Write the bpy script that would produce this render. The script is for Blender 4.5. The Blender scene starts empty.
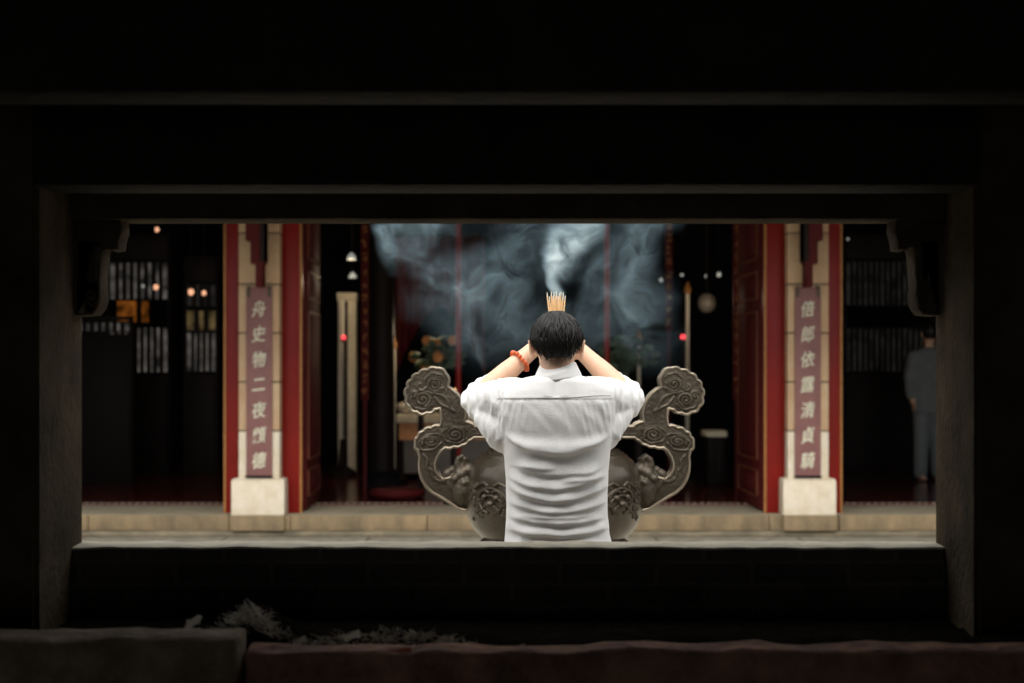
import bpy, bmesh, math, random
from mathutils import Vector, Matrix, noise
from mathutils.bvhtree import BVHTree

random.seed(7)
PI = math.pi
scn = bpy.context.scene
COL = scn.collection

# ---------------------------------------------------------------- camera
F = 1024 * 50.0 / 36.0          # focal length in pixels
CX, HY, ZC = 512.0, 370.0, 1.41  # horizon row and eye height

def P(px, py, d):
    return Vector(((px - CX) * d / F, d, ZC + (HY - py) * d / F))
def X(px, d): return (px - CX) * d / F
def Z(py, d): return ZC + (HY - py) * d / F

cam = bpy.data.cameras.new('camera')
cam.lens = 50; cam.sensor_width = 36; cam.sensor_fit = 'HORIZONTAL'
cam.shift_y = (HY - 341.5) / 1024.0
cam.clip_start = 0.05
cam.dof.use_dof = True; cam.dof.focus_distance = 4.5; cam.dof.aperture_fstop = 2.8
co = bpy.data.objects.new('camera', cam); COL.objects.link(co)
co.location = (0, 0, ZC); co.rotation_euler = (PI / 2, 0, 0)
scn.camera = co

# ---------------------------------------------------------------- helpers
ORG = {}
def org(o): return ORG.get(o.name, Vector((0, 0, 0)))

def tag(o, label=None, cat=None, group=None, kind=None):
    if label: o['label'] = label
    if cat: o['category'] = cat
    if group: o['group'] = group
    if kind: o['kind'] = kind
    return o

def thing(name, loc, label, cat, group=None, kind=None):
    o = bpy.data.objects.new(name, None); COL.objects.link(o)
    o.location = loc; o.empty_display_size = 0.05
    ORG[o.name] = Vector(loc)
    return tag(o, label, cat, group, kind)

def obj(name, bm, mat, parent=None, origin=None, smooth=True, angle=40):
    og = org(parent) if parent is not None else Vector(origin or (0, 0, 0))
    for v in bm.verts: v.co -= og
    bmesh.ops.recalc_face_normals(bm, faces=bm.faces[:])
    me = bpy.data.meshes.new(name); bm.to_mesh(me); bm.free()
    if smooth:
        me.shade_smooth()
        try: me.set_sharp_from_angle(angle=math.radians(angle))
        except Exception: pass
    me.materials.append(mat)
    o = bpy.data.objects.new(name, me); COL.objects.link(o)
    if parent is not None: o.parent = parent
    else: o.location = og
    ORG[o.name] = og
    return o

def copy_tree(o, parent=None):
    c = o.copy(); COL.objects.link(c); c.parent = parent
    for ch in list(o.children): copy_tree(ch, c)
    return c

def box(bm, x0, x1, y0, y1, z0, z1, bev=0.0, seg=2):
    vs = [bm.verts.new((x, y, z)) for x in (x0, x1) for y in (y0, y1) for z in (z0, z1)]
    fs = []
    for q in ((0,1,3,2),(4,6,7,5),(0,4,5,1),(2,3,7,6),(0,2,6,4),(1,5,7,3)):
        fs.append(bm.faces.new([vs[i] for i in q]))
    if bev > 0:
        es = list({e for f in fs for e in f.edges})
        bmesh.ops.bevel(bm, geom=es, offset=bev, segments=seg, affect='EDGES', profile=0.5)

def prism(bm, foot, z0, z1):
    """vertical prism on a polygon footprint [(x,y)...]"""
    a = [bm.verts.new((x, y, z0)) for x, y in foot]; b = [bm.verts.new((x, y, z1)) for x, y in foot]
    n = len(foot)
    bm.faces.new(a[::-1]); bm.faces.new(b)
    for i in range(n): bm.faces.new((a[i], a[(i+1) % n], b[(i+1) % n], b[i]))

def tube(bm, pts, radii, seg=12, flat=None, cap=True, closed=False):
    pts = [Vector(p) for p in pts]; n = len(pts)
    if not hasattr(radii, '__len__'): radii = [radii] * n
    tang = []
    for i in range(n):
        if closed: t = pts[(i+1) % n] - pts[i-1]
        elif i == 0: t = pts[1] - pts[0]
        elif i == n-1: t = pts[-1] - pts[-2]
        else: t = pts[i+1] - pts[i-1]
        tang.append(t.normalized() if t.length > 1e-9 else Vector((0, 0, 1)))
    u = tang[0].orthogonal().normalized()
    if flat is not None:
        u = (flat[0] - tang[0] * flat[0].dot(tang[0])).normalized()
    rings = []; frames = []
    for i in range(n):
        t = tang[i]
        u = (u - t * u.dot(t))
        u = u.normalized() if u.length > 1e-6 else t.orthogonal().normalized()
        frames.append((t, u.copy(), t.cross(u)))
    def ring(c, r, fr, sq):
        t, u, w = fr
        return [bm.verts.new(c + u * (math.cos(2*PI*k/seg) * r) + w * (math.sin(2*PI*k/seg) * r * sq)) for k in range(seg)]
    sq = flat[1] if flat is not None else 1.0
    if cap and not closed:
        for k in (2, 1):
            a = k * PI / 6 + 0.0
            rings.append(ring(pts[0] - tang[0] * radii[0] * math.sin(a) * sq, radii[0] * math.cos(a), frames[0], sq))
    for i in range(n): rings.append(ring(pts[i], radii[i], frames[i], sq))
    if cap and not closed:
        for k in (1, 2):
            a = k * PI / 6
            rings.append(ring(pts[-1] + tang[-1] * radii[-1] * math.sin(a) * sq, radii[-1] * math.cos(a), frames[-1], sq))
    m = len(rings)
    for i in range(m if closed else m - 1):
        A, B = rings[i], rings[(i+1) % m]
        for k in range(seg):
            bm.faces.new((A[k], A[(k+1) % seg], B[(k+1) % seg], B[k]))
    if not closed:
        bm.faces.new(rings[0][::-1]); bm.faces.new(rings[-1])

def loft(bm, rings):
    """rings: list of lists of points (equal length), capped"""
    R = [[bm.verts.new(p) for p in r] for r in rings]
    n = len(R[0])
    for A, B in zip(R, R[1:]):
        for k in range(n): bm.faces.new((A[k], A[(k+1) % n], B[(k+1) % n], B[k]))
    bm.faces.new(R[0][::-1]); bm.faces.new(R[-1])

def sellipse(cx, cy, z, a, b, n=40, e=2.3):
    out = []
    for k in range(n):
        t = 2*PI*k/n; c, s = math.cos(t), math.sin(t)
        out.append(Vector((cx + a * math.copysign(abs(c)**(2/e), c), cy + b * math.copysign(abs(s)**(2/e), s), z)))
    return out

def ball(bm, c, r, u=16, v=10, rot=None):
    rr = Vector(r) if hasattr(r, '__len__') else Vector((r, r, r))
    M = Matrix.Translation(Vector(c)) @ (rot.to_4x4() if rot is not None else Matrix.Identity(4)) @ Matrix.Diagonal((*rr, 1))
    bmesh.ops.create_uvsphere(bm, u_segments=u, v_segments=v, radius=1, matrix=M)

def lathe(bm, prof, cx, cy, seg=64):
    rings = [[Vector((cx + r*math.cos(2*PI*k/seg), cy + r*math.sin(2*PI*k/seg), z)) for k in range(seg)] for r, z in prof]
    loft(bm, rings)

def evaluated(me_or_bm, mods):
    me = bpy.data.meshes.new('tmp'); me_or_bm.to_mesh(me); me_or_bm.free()
    o = bpy.data.objects.new('tmp', me); COL.objects.link(o)
    for t, kw in mods:
        m = o.modifiers.new(t, t)
        for k, v in kw.items(): setattr(m, k, v)
    dg = bpy.context.evaluated_depsgraph_get(); dg.update()
    new = bpy.data.meshes.new_from_object(o.evaluated_get(dg))
    bm = bmesh.new(); bm.from_mesh(new)
    bpy.data.objects.remove(o); bpy.data.meshes.remove(me); bpy.data.meshes.remove(new)
    return bm

def fuse(bm, voxel, it=4, f=0.5):
    bmesh.ops.recalc_face_normals(bm, faces=bm.faces[:])
    return evaluated(bm, [('REMESH', dict(mode='VOXEL', voxel_size=voxel)), ('SMOOTH', dict(factor=f, iterations=it))])

def plate(loops, y0, y1, bev=0.0, bres=2):
    """closed loops [(x,z)...] in the XZ plane (inner loops are holes), solid from y0 to y1"""
    cu = bpy.data.curves.new('c', 'CURVE'); cu.dimensions = '2D'; cu.fill_mode = 'BOTH'
    for lp in loops:
        s = cu.splines.new('POLY'); s.points.add(len(lp) - 1); s.use_cyclic_u = True
        for p, (x, z) in zip(s.points, lp): p.co = (x, z, 0, 1)
    cu.extrude = max((y1 - y0) / 2 - bev, 1e-4); cu.bevel_depth = bev; cu.bevel_resolution = bres; cu.offset = -bev
    o = bpy.data.objects.new('c', cu); COL.objects.link(o)
    dg = bpy.context.evaluated_depsgraph_get(); dg.update()
    me = bpy.data.meshes.new_from_object(o.evaluated_get(dg))
    bm = bmesh.new(); bm.from_mesh(me)
    bpy.data.objects.remove(o); bpy.data.curves.remove(cu); bpy.data.meshes.remove(me)
    bmesh.ops.remove_doubles(bm, verts=bm.verts[:], dist=1e-5)
    ym = (y0 + y1) / 2
    for v in bm.verts: v.co = Vector((v.co.x, ym - v.co.z, v.co.y))
    return bm

def merge(bm, other):
    me = bpy.data.meshes.new('m'); other.to_mesh(me); other.free(); bm.from_mesh(me); bpy.data.meshes.remove(me)

def catmull(pts, n=6, closed=True):
    out = []; m = len(pts)
    for i in range(m if closed else m - 1):
        g = lambda j: Vector(pts[j % m]) if closed else Vector(pts[max(0, min(m-1, j))])
        p0, p1, p2, p3 = g(i-1), g(i), g(i+1), g(i+2)
        for k in range(n):
            t = k / n
            out.append(0.5*((2*p1) + (p2-p0)*t + (2*p0-5*p1+4*p2-p3)*t*t + (3*p1-p0-3*p2+p3)*t**3))
    if not closed: out.append(Vector(pts[-1]))
    return out

# ---------------------------------------------------------------- materials
def mat(name, col, rough=0.7, metal=0.0, var=0.0, scale=6.0, bump=0.0, bscale=None, col2=None, spec=0.5, stretch=(1,1,1), emit=None, estr=0.0, sheen=0.0, aniso=False, sss=0.0):
    m = bpy.data.materials.new(name); m.use_nodes = True
    nt = m.node_tree; N = nt.nodes; L = nt.links
    b = N['Principled BSDF']
    b.inputs['Base Color'].default_value = (*col, 1); b.inputs['Roughness'].default_value = rough
    b.inputs['Metallic'].default_value = metal; b.inputs['Specular IOR Level'].default_value = spec
    if sheen: b.inputs['Sheen Weight'].default_value = sheen
    if sss:
        b.inputs['Subsurface Weight'].default_value = sss; b.inputs['Subsurface Radius'].default_value = (0.01, 0.004, 0.002)
    if emit is not None:
        b.inputs['Emission Color'].default_value = (*emit, 1); b.inputs['Emission Strength'].default_value = estr
    if var or bump or col2:
        tc = N.new('ShaderNodeTexCoord'); mp = N.new('ShaderNodeMapping'); mp.inputs['Scale'].default_value = stretch
        L.new(tc.outputs['Object'], mp.inputs['Vector'])
    if var or col2:
        n = N.new('ShaderNodeTexNoise'); n.inputs['Scale'].default_value = scale; n.inputs['Detail'].default_value = 6; n.inputs['Roughness'].default_value = 0.65
        L.new(mp.outputs['Vector'], n.inputs['Vector'])
        r = N.new('ShaderNodeValToRGB'); r.color_ramp.elements[0].position = 0.33; r.color_ramp.elements[1].position = 0.68
        c2 = col2 or tuple(c * (1 - var) for c in col)
        r.color_ramp.elements[0].color = (*c2, 1); r.color_ramp.elements[1].color = (*[min(1, c * (1 + (0 if col2 else var))) for c in col], 1)
        L.new(n.outputs['Fac'], r.inputs['Fac']); L.new(r.outputs['Color'], b.inputs['Base Color'])
    if bump:
        n2 = N.new('ShaderNodeTexNoise'); n2.inputs['Scale'].default_value = bscale or scale * 3; n2.inputs['Detail'].default_value = 8
        L.new(mp.outputs['Vector'], n2.inputs['Vector'])
        bp = N.new('ShaderNodeBump'); bp.inputs['Strength'].default_value = bump; bp.inputs['Distance'].default_value = 0.02
        L.new(n2.outputs['Fac'], bp.inputs['Height']); L.new(bp.outputs['Normal'], b.inputs['Normal'])
    return m

def brick_mat(name, c1, c2, mortar, scale, bw=0.5, rh=0.25, ms=0.02, axis='XZ', bump=0.4, rough=0.85):
    m = mat(name, c1, rough); nt = m.node_tree; N = nt.nodes; L = nt.links; b = N['Principled BSDF']
    tc = N.new('ShaderNodeTexCoord'); mp = N.new('ShaderNodeMapping')
    if axis == 'XZ': mp.inputs['Rotation'].default_value = (-PI/2, 0, 0)
    L.new(tc.outputs['Object'], mp.inputs['Vector'])
    br = N.new('ShaderNodeTexBrick'); br.inputs['Scale'].default_value = scale; br.inputs['Brick Width'].default_value = bw; br.inputs['Row Height'].default_value = rh
    br.inputs['Color1'].default_value = (*c1, 1); br.inputs['Color2'].default_value = (*c2, 1); br.inputs['Mortar'].default_value = (*mortar, 1); br.inputs['Mortar Size'].default_value = ms
    L.new(mp.outputs['Vector'], br.inputs['Vector'])
    n = N.new('ShaderNodeTexNoise'); n.inputs['Scale'].default_value = 9; n.inputs['Detail'].default_value = 8
    L.new(tc.outputs['Object'], n.inputs['Vector'])
    mx = N.new('ShaderNodeMix'); mx.data_type = 'RGBA'; mx.blend_type = 'MULTIPLY'; mx.inputs[0].default_value = 0.6
    L.new(br.outputs['Color'], mx.inputs[6]); 
    r = N.new('ShaderNodeValToRGB'); r.color_ramp.elements[0].position = 0.35; r.color_ramp.elements[0].color = (0.4,0.37,0.33,1); r.color_ramp.elements[1].position = 0.65
    L.new(n.outputs['Fac'], r.inputs['Fac']); L.new(r.outputs['Color'], mx.inputs[7]); L.new(mx.outputs[2], b.inputs['Base Color'])
    bp = N.new('ShaderNodeBump'); bp.inputs['Strength'].default_value = bump; bp.inputs['Distance'].default_value = 0.02; bp.invert = True
    ad = N.new('ShaderNodeMath'); ad.operation = 'MULTIPLY_ADD'; ad.inputs[1].default_value = -0.4
    L.new(n.outputs['Fac'], ad.inputs[0]); L.new(br.outputs['Fac'], ad.inputs[2])
    L.new(ad.outputs[0], bp.inputs['Height']); L.new(bp.outputs['Normal'], b.inputs['Normal'])
    return m

M = {}
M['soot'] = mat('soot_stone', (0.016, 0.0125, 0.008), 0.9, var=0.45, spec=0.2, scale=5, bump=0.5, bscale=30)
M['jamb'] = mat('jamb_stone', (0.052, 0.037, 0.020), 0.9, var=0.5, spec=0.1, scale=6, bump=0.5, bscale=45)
M['sill'] = mat('sill_stone', (0.40, 0.35, 0.26), 0.85, var=0.2, scale=14, bump=0.3, bscale=60)
M['oldbrick'] = brick_mat('sooty_brick', (0.060, 0.042, 0.030), (0.042, 0.031, 0.024), (0.085, 0.07, 0.055), 4.0, 0.95, 0.22, 0.02)
M['ledge'] = mat('ledge_stone', (0.32, 0.165, 0.11), 0.9, spec=0.1, scale=9, col2=(0.09, 0.052, 0.038), bump=1.0, bscale=25)
M['ledgegrey'] = mat('ledge_grey', (0.27, 0.21, 0.145), 0.9, spec=0.1, scale=9, col2=(0.09, 0.062, 0.042), bump=1.0, bscale=25)
M['ash'] = mat('ash', (0.008, 0.0068, 0.005), 0.95, spec=0.0, var=0.5, scale=20, bump=0.8, bscale=60)
M['straw'] = mat('straw', (0.75, 0.67, 0.54), 0.9, spec=0.1, scale=38, col2=(0.05, 0.042, 0.034))
M['paper'] = mat('paper_scrap', (0.82, 0.78, 0.68), 0.8, var=0.15, scale=20)
M['redscrap'] = mat('red_scrap', (0.45, 0.12, 0.07), 0.8, var=0.3, scale=30)
M['paving'] = brick_mat('courtyard_paving', (0.36, 0.32, 0.25), (0.30, 0.27, 0.21), (0.12, 0.10, 0.08), 1.0, 1.2, 0.6, 0.012, axis='XY')
M['step'] = mat('step_stone', (0.34, 0.24, 0.13), 0.85, scale=2.6, col2=(0.16, 0.122, 0.072), bump=0.5, bscale=30, stretch=(2.2, 2, .8))
M['stepfoot'] = mat('step_footing_stone', (0.27, 0.225, 0.145), 0.9, scale=4, col2=(0.13, 0.11, 0.075), bump=0.5, bscale=30)
M['steptop'] = mat('step_top_stone', (0.33, 0.28, 0.19), 0.8, var=0.2, scale=5, bump=0.3, bscale=30)
M['granite'] = mat('pillar_stone', (0.66, 0.49, 0.30), 0.8, scale=2.6, col2=(0.52, 0.30, 0.17), bump=0.15, bscale=60)
M['granitepale'] = mat('plinth_stone', (0.84, 0.76, 0.62), 0.8, scale=9, col2=(0.70, 0.58, 0.40), bump=0.2, bscale=60)
M['joint'] = mat('mortar_joint', (0.10, 0.085, 0.06), 0.9)
M['red'] = mat('red_lacquer', (0.22, 0.0085, 0.005), 0.42, spec=0.25, var=0.12, scale=3, bump=0.05, bscale=30)
M['darkred'] = mat('dark_red_lacquer', (0.085, 0.006, 0.006), 0.68, spec=0.25, var=0.2, scale=4)
M['gold'] = mat('gold_paint', (0.36, 0.15, 0.035), 0.5, metal=0.2, var=0.2, scale=20)
M['moulding'] = mat('door_moulding', (0.17, 0.04, 0.016), 0.5, var=0.3, scale=9)
M['board'] = mat('couplet_board_paint', (0.26, 0.115, 0.105), 0.6, var=0.14, scale=7)
M['letter'] = mat('cream_letter', (0.85, 0.80, 0.60), 0.6, scale=12, col2=(0.66, 0.66, 0.50))
M['bronze'] = mat('aged_bronze', (0.062, 0.049, 0.034), 0.24, metal=0.55, var=0.25, scale=9, bump=0.06, bscale=40)
M['bronzeedge'] = mat('polished_bronze_edge', (0.20, 0.165, 0.12), 0.3, metal=0.75, var=0.2, scale=12)
M['bronzedull'] = mat('dull_bronze', (0.052, 0.040, 0.026), 0.46, metal=0.5, var=0.3, scale=12, bump=0.3, bscale=60)
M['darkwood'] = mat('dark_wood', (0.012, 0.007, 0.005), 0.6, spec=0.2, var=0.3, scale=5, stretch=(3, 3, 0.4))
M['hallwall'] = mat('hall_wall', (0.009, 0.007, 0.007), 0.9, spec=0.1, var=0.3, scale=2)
M['hallfloor'] = mat('hall_floor_tile', (0.085, 0.014, 0.012), 0.17, var=0.3, scale=3, bump=0.05)
M['shirt'] = mat('white_linen', (0.87, 0.855, 0.835), 0.85, sheen=0.2, bump=0.12, bscale=220, scale=60)
M['thread'] = mat('shirt_thread', (0.5, 0.47, 0.44), 0.9)
M['skin'] = mat('skin', (0.70, 0.43, 0.29), 0.5, var=0.05, scale=15, sss=0.15)
M['hair'] = mat('black_hair', (0.011, 0.008, 0.006), 0.42, spec=0.35)
M['trouser'] = mat('dark_trousers', (0.035, 0.038, 0.05), 0.85, var=0.2, scale=30)
M['shoe'] = mat('black_shoe', (0.02, 0.02, 0.02), 0.4)
M['eye'] = mat('eye', (0.7, 0.68, 0.65), 0.2)
M['bead'] = mat('amber_bead', (0.75, 0.13, 0.03), 0.22, var=0.35, scale=40)
M['stick'] = mat('incense_stick', (0.74, 0.48, 0.24), 0.7, var=0.12, scale=60)
M['burnt'] = mat('burnt_tip', (0.62, 0.58, 0.52), 0.9, var=0.3, scale=200)
M['pale'] = mat('pale_stone_trim', (0.88, 0.76, 0.55), 0.7, var=0.15, scale=6)
M['ivory'] = mat('ivory_paint', (0.75, 0.68, 0.55), 0.6)
M['orange'] = mat('orange_cloth', (0.85, 0.40, 0.18), 0.8, var=0.15, scale=8)
M['leaf'] = mat('plant_leaf', (0.07, 0.11, 0.05), 0.6, var=0.3, scale=20)
M['bloom'] = mat('orange_bloom', (0.65, 0.25, 0.06), 0.7, var=0.2, scale=20)
M['ceramic'] = mat('glazed_vase', (0.25, 0.22, 0.18), 0.3)
M['bulb'] = mat('lit_bulb', (1, .8, .6), 0.4, emit=(1.0, 0.46, 0.26), estr=0.6)
M['whitelamp'] = mat('lit_white_lamp', (.5, .5, .47), 0.4, emit=(0.95, 0.95, 0.85), estr=0.17)
M['redlamp'] = mat('lit_red_lamp', (1, .1, .1), 0.4, emit=(1.0, 0.06, 0.08), estr=1.1)
M['flame'] = mat('flame', (1, .6, .3), 0.4, emit=(1.0, 0.5, 0.18), estr=1.2)
M['paneW'] = mat('lit_pane_pale', (.05, .05, .05), 0.7, spec=0.1, emit=(0.80, 0.72, 0.64), estr=0.065)
M['paneA'] = mat('lit_pane_amber', (.08, .03, .01), 0.7, spec=0.1, emit=(0.95, 0.28, 0.035), estr=0.10)
M['paneY'] = mat('lit_pane_yellow', (.08, .06, .03), 0.7, spec=0.1, emit=(0.85, 0.58, 0.24), estr=0.07)
M['paneD'] = mat('lit_pane_dim', (.03, .03, .03), 0.7, spec=0.1, emit=(0.8, 0.7, 0.62), estr=0.010)
for k_ in ('paneW', 'paneA', 'paneY', 'paneD'):
    nt_ = M[k_].node_tree; b_ = nt_.nodes['Principled BSDF']; st_ = b_.inputs['Emission Strength'].default_value
    t_ = nt_.nodes.new('ShaderNodeTexCoord'); n_ = nt_.nodes.new('ShaderNodeTexNoise'); n_.inputs['Scale'].default_value = 7; n_.inputs['Detail'].default_value = 3
    q_ = nt_.nodes.new('ShaderNodeMapRange'); q_.inputs['From Min'].default_value = .36; q_.inputs['From Max'].default_value = .66; q_.inputs['To Min'].default_value = st_ * .12; q_.inputs['To Max'].default_value = st_ * 1.25
    nt_.links.new(t_.outputs['Object'], n_.inputs['Vector']); nt_.links.new(n_.outputs['Fac'], q_.inputs['Value']); nt_.links.new(q_.outputs[0], b_.inputs['Emission Strength'])
M['bluewhite'] = mat('pale_blue_cloth', (0.21, 0.225, 0.225), 0.9, spec=0.1, var=0.1, scale=10)

# ---------------------------------------------------------------- stone opening (foreground)
w1 = thing('window_1', (0, 3.4, 0.9), 'soot-blackened stone opening framing the courtyard, with three stepped lintels', 'opening', kind='structure')
for s, (pxb, pxf) in ((-1, (83, 38)), (1, (935, 975))):
    xb, xf = X(pxb, 3.62), X(pxf, 3.2)
    xo = 2.6 * s
    bm = bmesh.new(); prism(bm, [(xf, 3.2), (xb, 3.62), (xo, 3.62), (xo, 3.2)] if s > 0 else [(xo, 3.2), (xo, 3.62), (xb, 3.62), (xf, 3.2)], 0.0, 2.6)
    bmesh.ops.bevel(bm, geom=[e for e in bm.edges if abs(e.verts[0].co.z - e.verts[1].co.z) > 1], offset=0.012, segments=2, affect='EDGES')
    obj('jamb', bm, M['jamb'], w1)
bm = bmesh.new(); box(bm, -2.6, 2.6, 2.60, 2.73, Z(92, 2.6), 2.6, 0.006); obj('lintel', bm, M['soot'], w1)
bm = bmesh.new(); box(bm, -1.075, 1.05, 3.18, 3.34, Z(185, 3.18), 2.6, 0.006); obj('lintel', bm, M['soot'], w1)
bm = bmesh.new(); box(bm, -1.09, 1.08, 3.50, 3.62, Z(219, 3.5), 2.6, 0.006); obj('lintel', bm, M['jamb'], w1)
bm = bmesh.new(); box(bm, -1.14, 1.115, 3.505, 3.63, Z(541, 3.63) - 0.006, Z(541, 3.63), 0.0025)
bmesh.ops.subdivide_edges(bm, edges=[e for e in bm.edges if abs(e.verts[0].co.x - e.verts[1].co.x) > 1], cuts=120)
for v in bm.verts:
    v.co.z += 0.0035 * noise.noise(v.co * 14); v.co.y += 0.004 * noise.noise(v.co * 9 + Vector((5, 5, 5)))
obj('sill', bm, M['sill'], w1)

def structure(name, bm, m, label, cat='structure', smooth=False):
    return tag(obj(name, bm, m, smooth=smooth), label, cat, kind='structure')
bm = bmesh.new(); box(bm, -1.14, 1.115, 3.515, 3.62, 0.0, Z(541, 3.63) - 0.006)
structure('wall_back', bm, M['oldbrick'], 'sooty brick wall below the window sill', 'wall')
bm = bmesh.new(); box(bm, -2.6, 2.6, 2.9, 3.49, 0.0, 0.80)
bmesh.ops.subdivide_edges(bm, edges=bm.edges[:], cuts=5)
structure('floor', bm, M['ash'], 'ash-covered floor of the furnace chamber below the sill', 'floor')
bm = bmesh.new(); box(bm, -2.7, 2.7, -3.0, 2.66, -0.1, 0.0); structure('floor_front', bm, M['soot'], 'unseen dark floor added on the viewer side of the ledge to block light', 'floor')  # unseen floor added to stop sky light coming up from below
bm = bmesh.new(); box(bm, -2.7, 2.7, -3.0, 3.62, 2.6, 2.72); structure('ceiling', bm, M['soot'], 'unseen dark ceiling above the stone lintels, added to block sky light', 'ceiling')  # ceiling and side walls: unseen box added to keep sky light out
bm = bmesh.new(); box(bm, -2.7, -2.6, -3.0, 3.62, 0, 2.6); structure('wall_left', bm, M['soot'], 'unseen dark side wall left of the stone opening, added to block sky light', 'wall')
bm = bmesh.new(); box(bm, 2.6, 2.7, -3.0, 3.62, 0, 2.6); structure('wall_right', bm, M['soot'], 'unseen dark side wall right of the stone opening, added to block sky light', 'wall')
# unseen wall added behind the camera; its doorway admits light onto the ledge
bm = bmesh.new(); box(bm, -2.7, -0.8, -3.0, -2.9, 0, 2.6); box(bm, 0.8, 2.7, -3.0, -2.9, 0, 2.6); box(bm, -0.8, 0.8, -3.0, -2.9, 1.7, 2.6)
structure('wall_rear', bm, M['soot'], 'unseen dark rear wall added behind the viewer, its doorway lighting the ledge', 'wall')

# stone blocks of the near ledge
def rough_block(name, x0, x1, y0, y1, z0, z1, m, label, amp=0.006, cuts=26):
    bm = bmesh.new(); box(bm, x0, x1, y0, y1, z0, z1, 0.012)
    bmesh.ops.triangulate(bm, faces=bm.faces[:])
    for _ in range(6):
        es = [e for e in bm.edges if e.calc_length() > 0.05]
        if not es: break
        bmesh.ops.subdivide_edges(bm, edges=es, cuts=1)
        bmesh.ops.triangulate(bm, faces=bm.faces[:])
    for v in bm.verts:
        n = noise.noise_vector(v.co * 9) * amp + noise.noise_vector(v.co * 28) * amp * 0.5
        v.co += n
    return tag(obj(name, bm, m, origin=((x0+x1)/2, (y0+y1)/2, z0)), label, 'stone block', kind=None)
rough_block('ledge_block', -2.2, X(238, 2.75), 2.72, 2.86, 0.62, Z(640, 2.72), M['ledgegrey'], 'taller grey-topped stone ledge block at lower left, ending beside the debris')
rough_block('ledge_block', X(242, 2.77), 2.3, 2.77, 2.87, 0.62, Z(652, 2.77), M['ledge'], 'long low reddish-brown stone ledge in front of the ash debris', 0.008)
bm = bmesh.new(); box(bm, -2.6, 2.6, 2.66, 2.9, 0.0, 0.615); structure('wall_front', bm, M['soot'], 'low wall under the front stone ledge', 'wall')

# carved corner brackets
def bracket(name, mirror, label):
    fx = (lambda x: x - 5) if not mirror else (lambda x: 1021 - x)
    out = [(84,220),(129,221),(130,232),(127,241),(126,250),(118,251),(112,248),(110,254),(109,268),(108,284),(109,300),(106,309),(101,315),(90,316),(84,316)]
    d = 3.56
    lp = [(X(fx(x), d), Z(y, d)) for x, y in out]
    hole = [(X(fx(x), d), Z(y, d)) for x, y in ((88,245),(101,245),(101,280),(88,280))]
    bm = plate([lp, hole], 3.53, 3.61, 0.006)
    o = tag(obj(name, bm, M['jamb'], origin=(lp[0][0], 3.57, lp[-1][1])), label, 'bracket')
    bm = bmesh.new()
    sp = []
    for k in range(22):
        a = k * 0.42; r = 6.2 - k * 0.24
        sp.append((fx(97 + r * math.cos(a)), 297 + r * 1.7 * math.sin(a)))
    tube(bm, [P(x, y, 3.53) for x, y in sp], 0.0045, 6)
    obj('scroll_carving', bm, M['jamb'], o); bm = bmesh.new()
    sp = [(fx(112 + 7 * math.cos(k * .4) * (1 - k * .035)), 236 + 10 * math.sin(k * .4) * (1 - k * .035)) for k in range(18)]
    tube(bm, [P(x, y, 3.53) for x, y in sp], 0.004, 6)
    obj('scroll_carving', bm, M['jamb'], o)
    return o
bl = bracket('corner_bracket', False, 'carved stone corner bracket under the lintel at the left jamb')
bracket('corner_bracket', True, 'carved stone corner bracket under the lintel at the right jamb')

# ash and straw debris heap
rd = random.Random(3)
bm = bmesh.new()
def heap_h(px, d):
    return 0.0
for i in range(1700):
    px = rd.uniform(170, 560) if i < 700 else (rd.gauss(262, 26) if i < 1300 else rd.gauss(370, 60))
    d = rd.uniform(2.89, 3.10)
    crest = 640 - 30 * math.exp(-((px - 250) / 28) ** 2) - 9 * math.exp(-((px - 390) / 50) ** 2)
    py = crest + abs(rd.gauss(0, 11)) + (8 if px > 480 or px < 190 else 0)
    c = P(px, py, d)
    if i % 9 == 0:      # flakes of paper
        q = Vector((rd.uniform(-1, 1), rd.uniform(-1, 1), rd.uniform(-.6, .6))).normalized() * rd.uniform(.003, .009)
        w_ = q.orthogonal().normalized() * rd.uniform(.002, .007)
        e_ = q.cross(w_).normalized() * .0006
        top_ = [bm.verts.new(c + a_ + e_) for a_ in (q + w_, q * .8 - w_, -q - w_ * .7, -q + w_)]
        bot_ = [bm.verts.new(c + a_ - e_) for a_ in (q + w_, q * .8 - w_, -q - w_ * .7, -q + w_)]
        bm.faces.new(top_); bm.faces.new(bot_[::-1])
        for k in range(4): bm.faces.new((top_[k], bot_[k], bot_[(k+1) % 4], top_[(k+1) % 4]))
        continue
    L = rd.uniform(0.012, 0.055) * (1.2 if px < 300 else 1)
    a = rd.uniform(-0.9, 0.9) if px > 300 else rd.choice((rd.uniform(-1.3, -.5), rd.uniform(-.6, 1.2)))
    dirv = Vector((math.cos(a), rd.uniform(-.7, .7), math.sin(a))).normalized()
    bend = Vector((rd.uniform(-1, 1), rd.uniform(-1, 1), rd.uniform(-1, 1))) * L * .16
    tube(bm, [c - dirv * L/2, c - dirv * L * .15 + bend, c + dirv * L * .2 + bend * .8, c + dirv * L/2], [0.0006, 0.0012, 0.0011, 0.0005], 4, cap=False)
db = obj('straw_debris', bm, M['straw'], origin=(X(330, 2.95), 2.95, 0.80))
tag(db, 'tangled straw and paper shreds heaped behind the front ledge', 'debris', kind='stuff')
bm = bmesh.new()
NX, NY = 90, 16
grid = []
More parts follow.
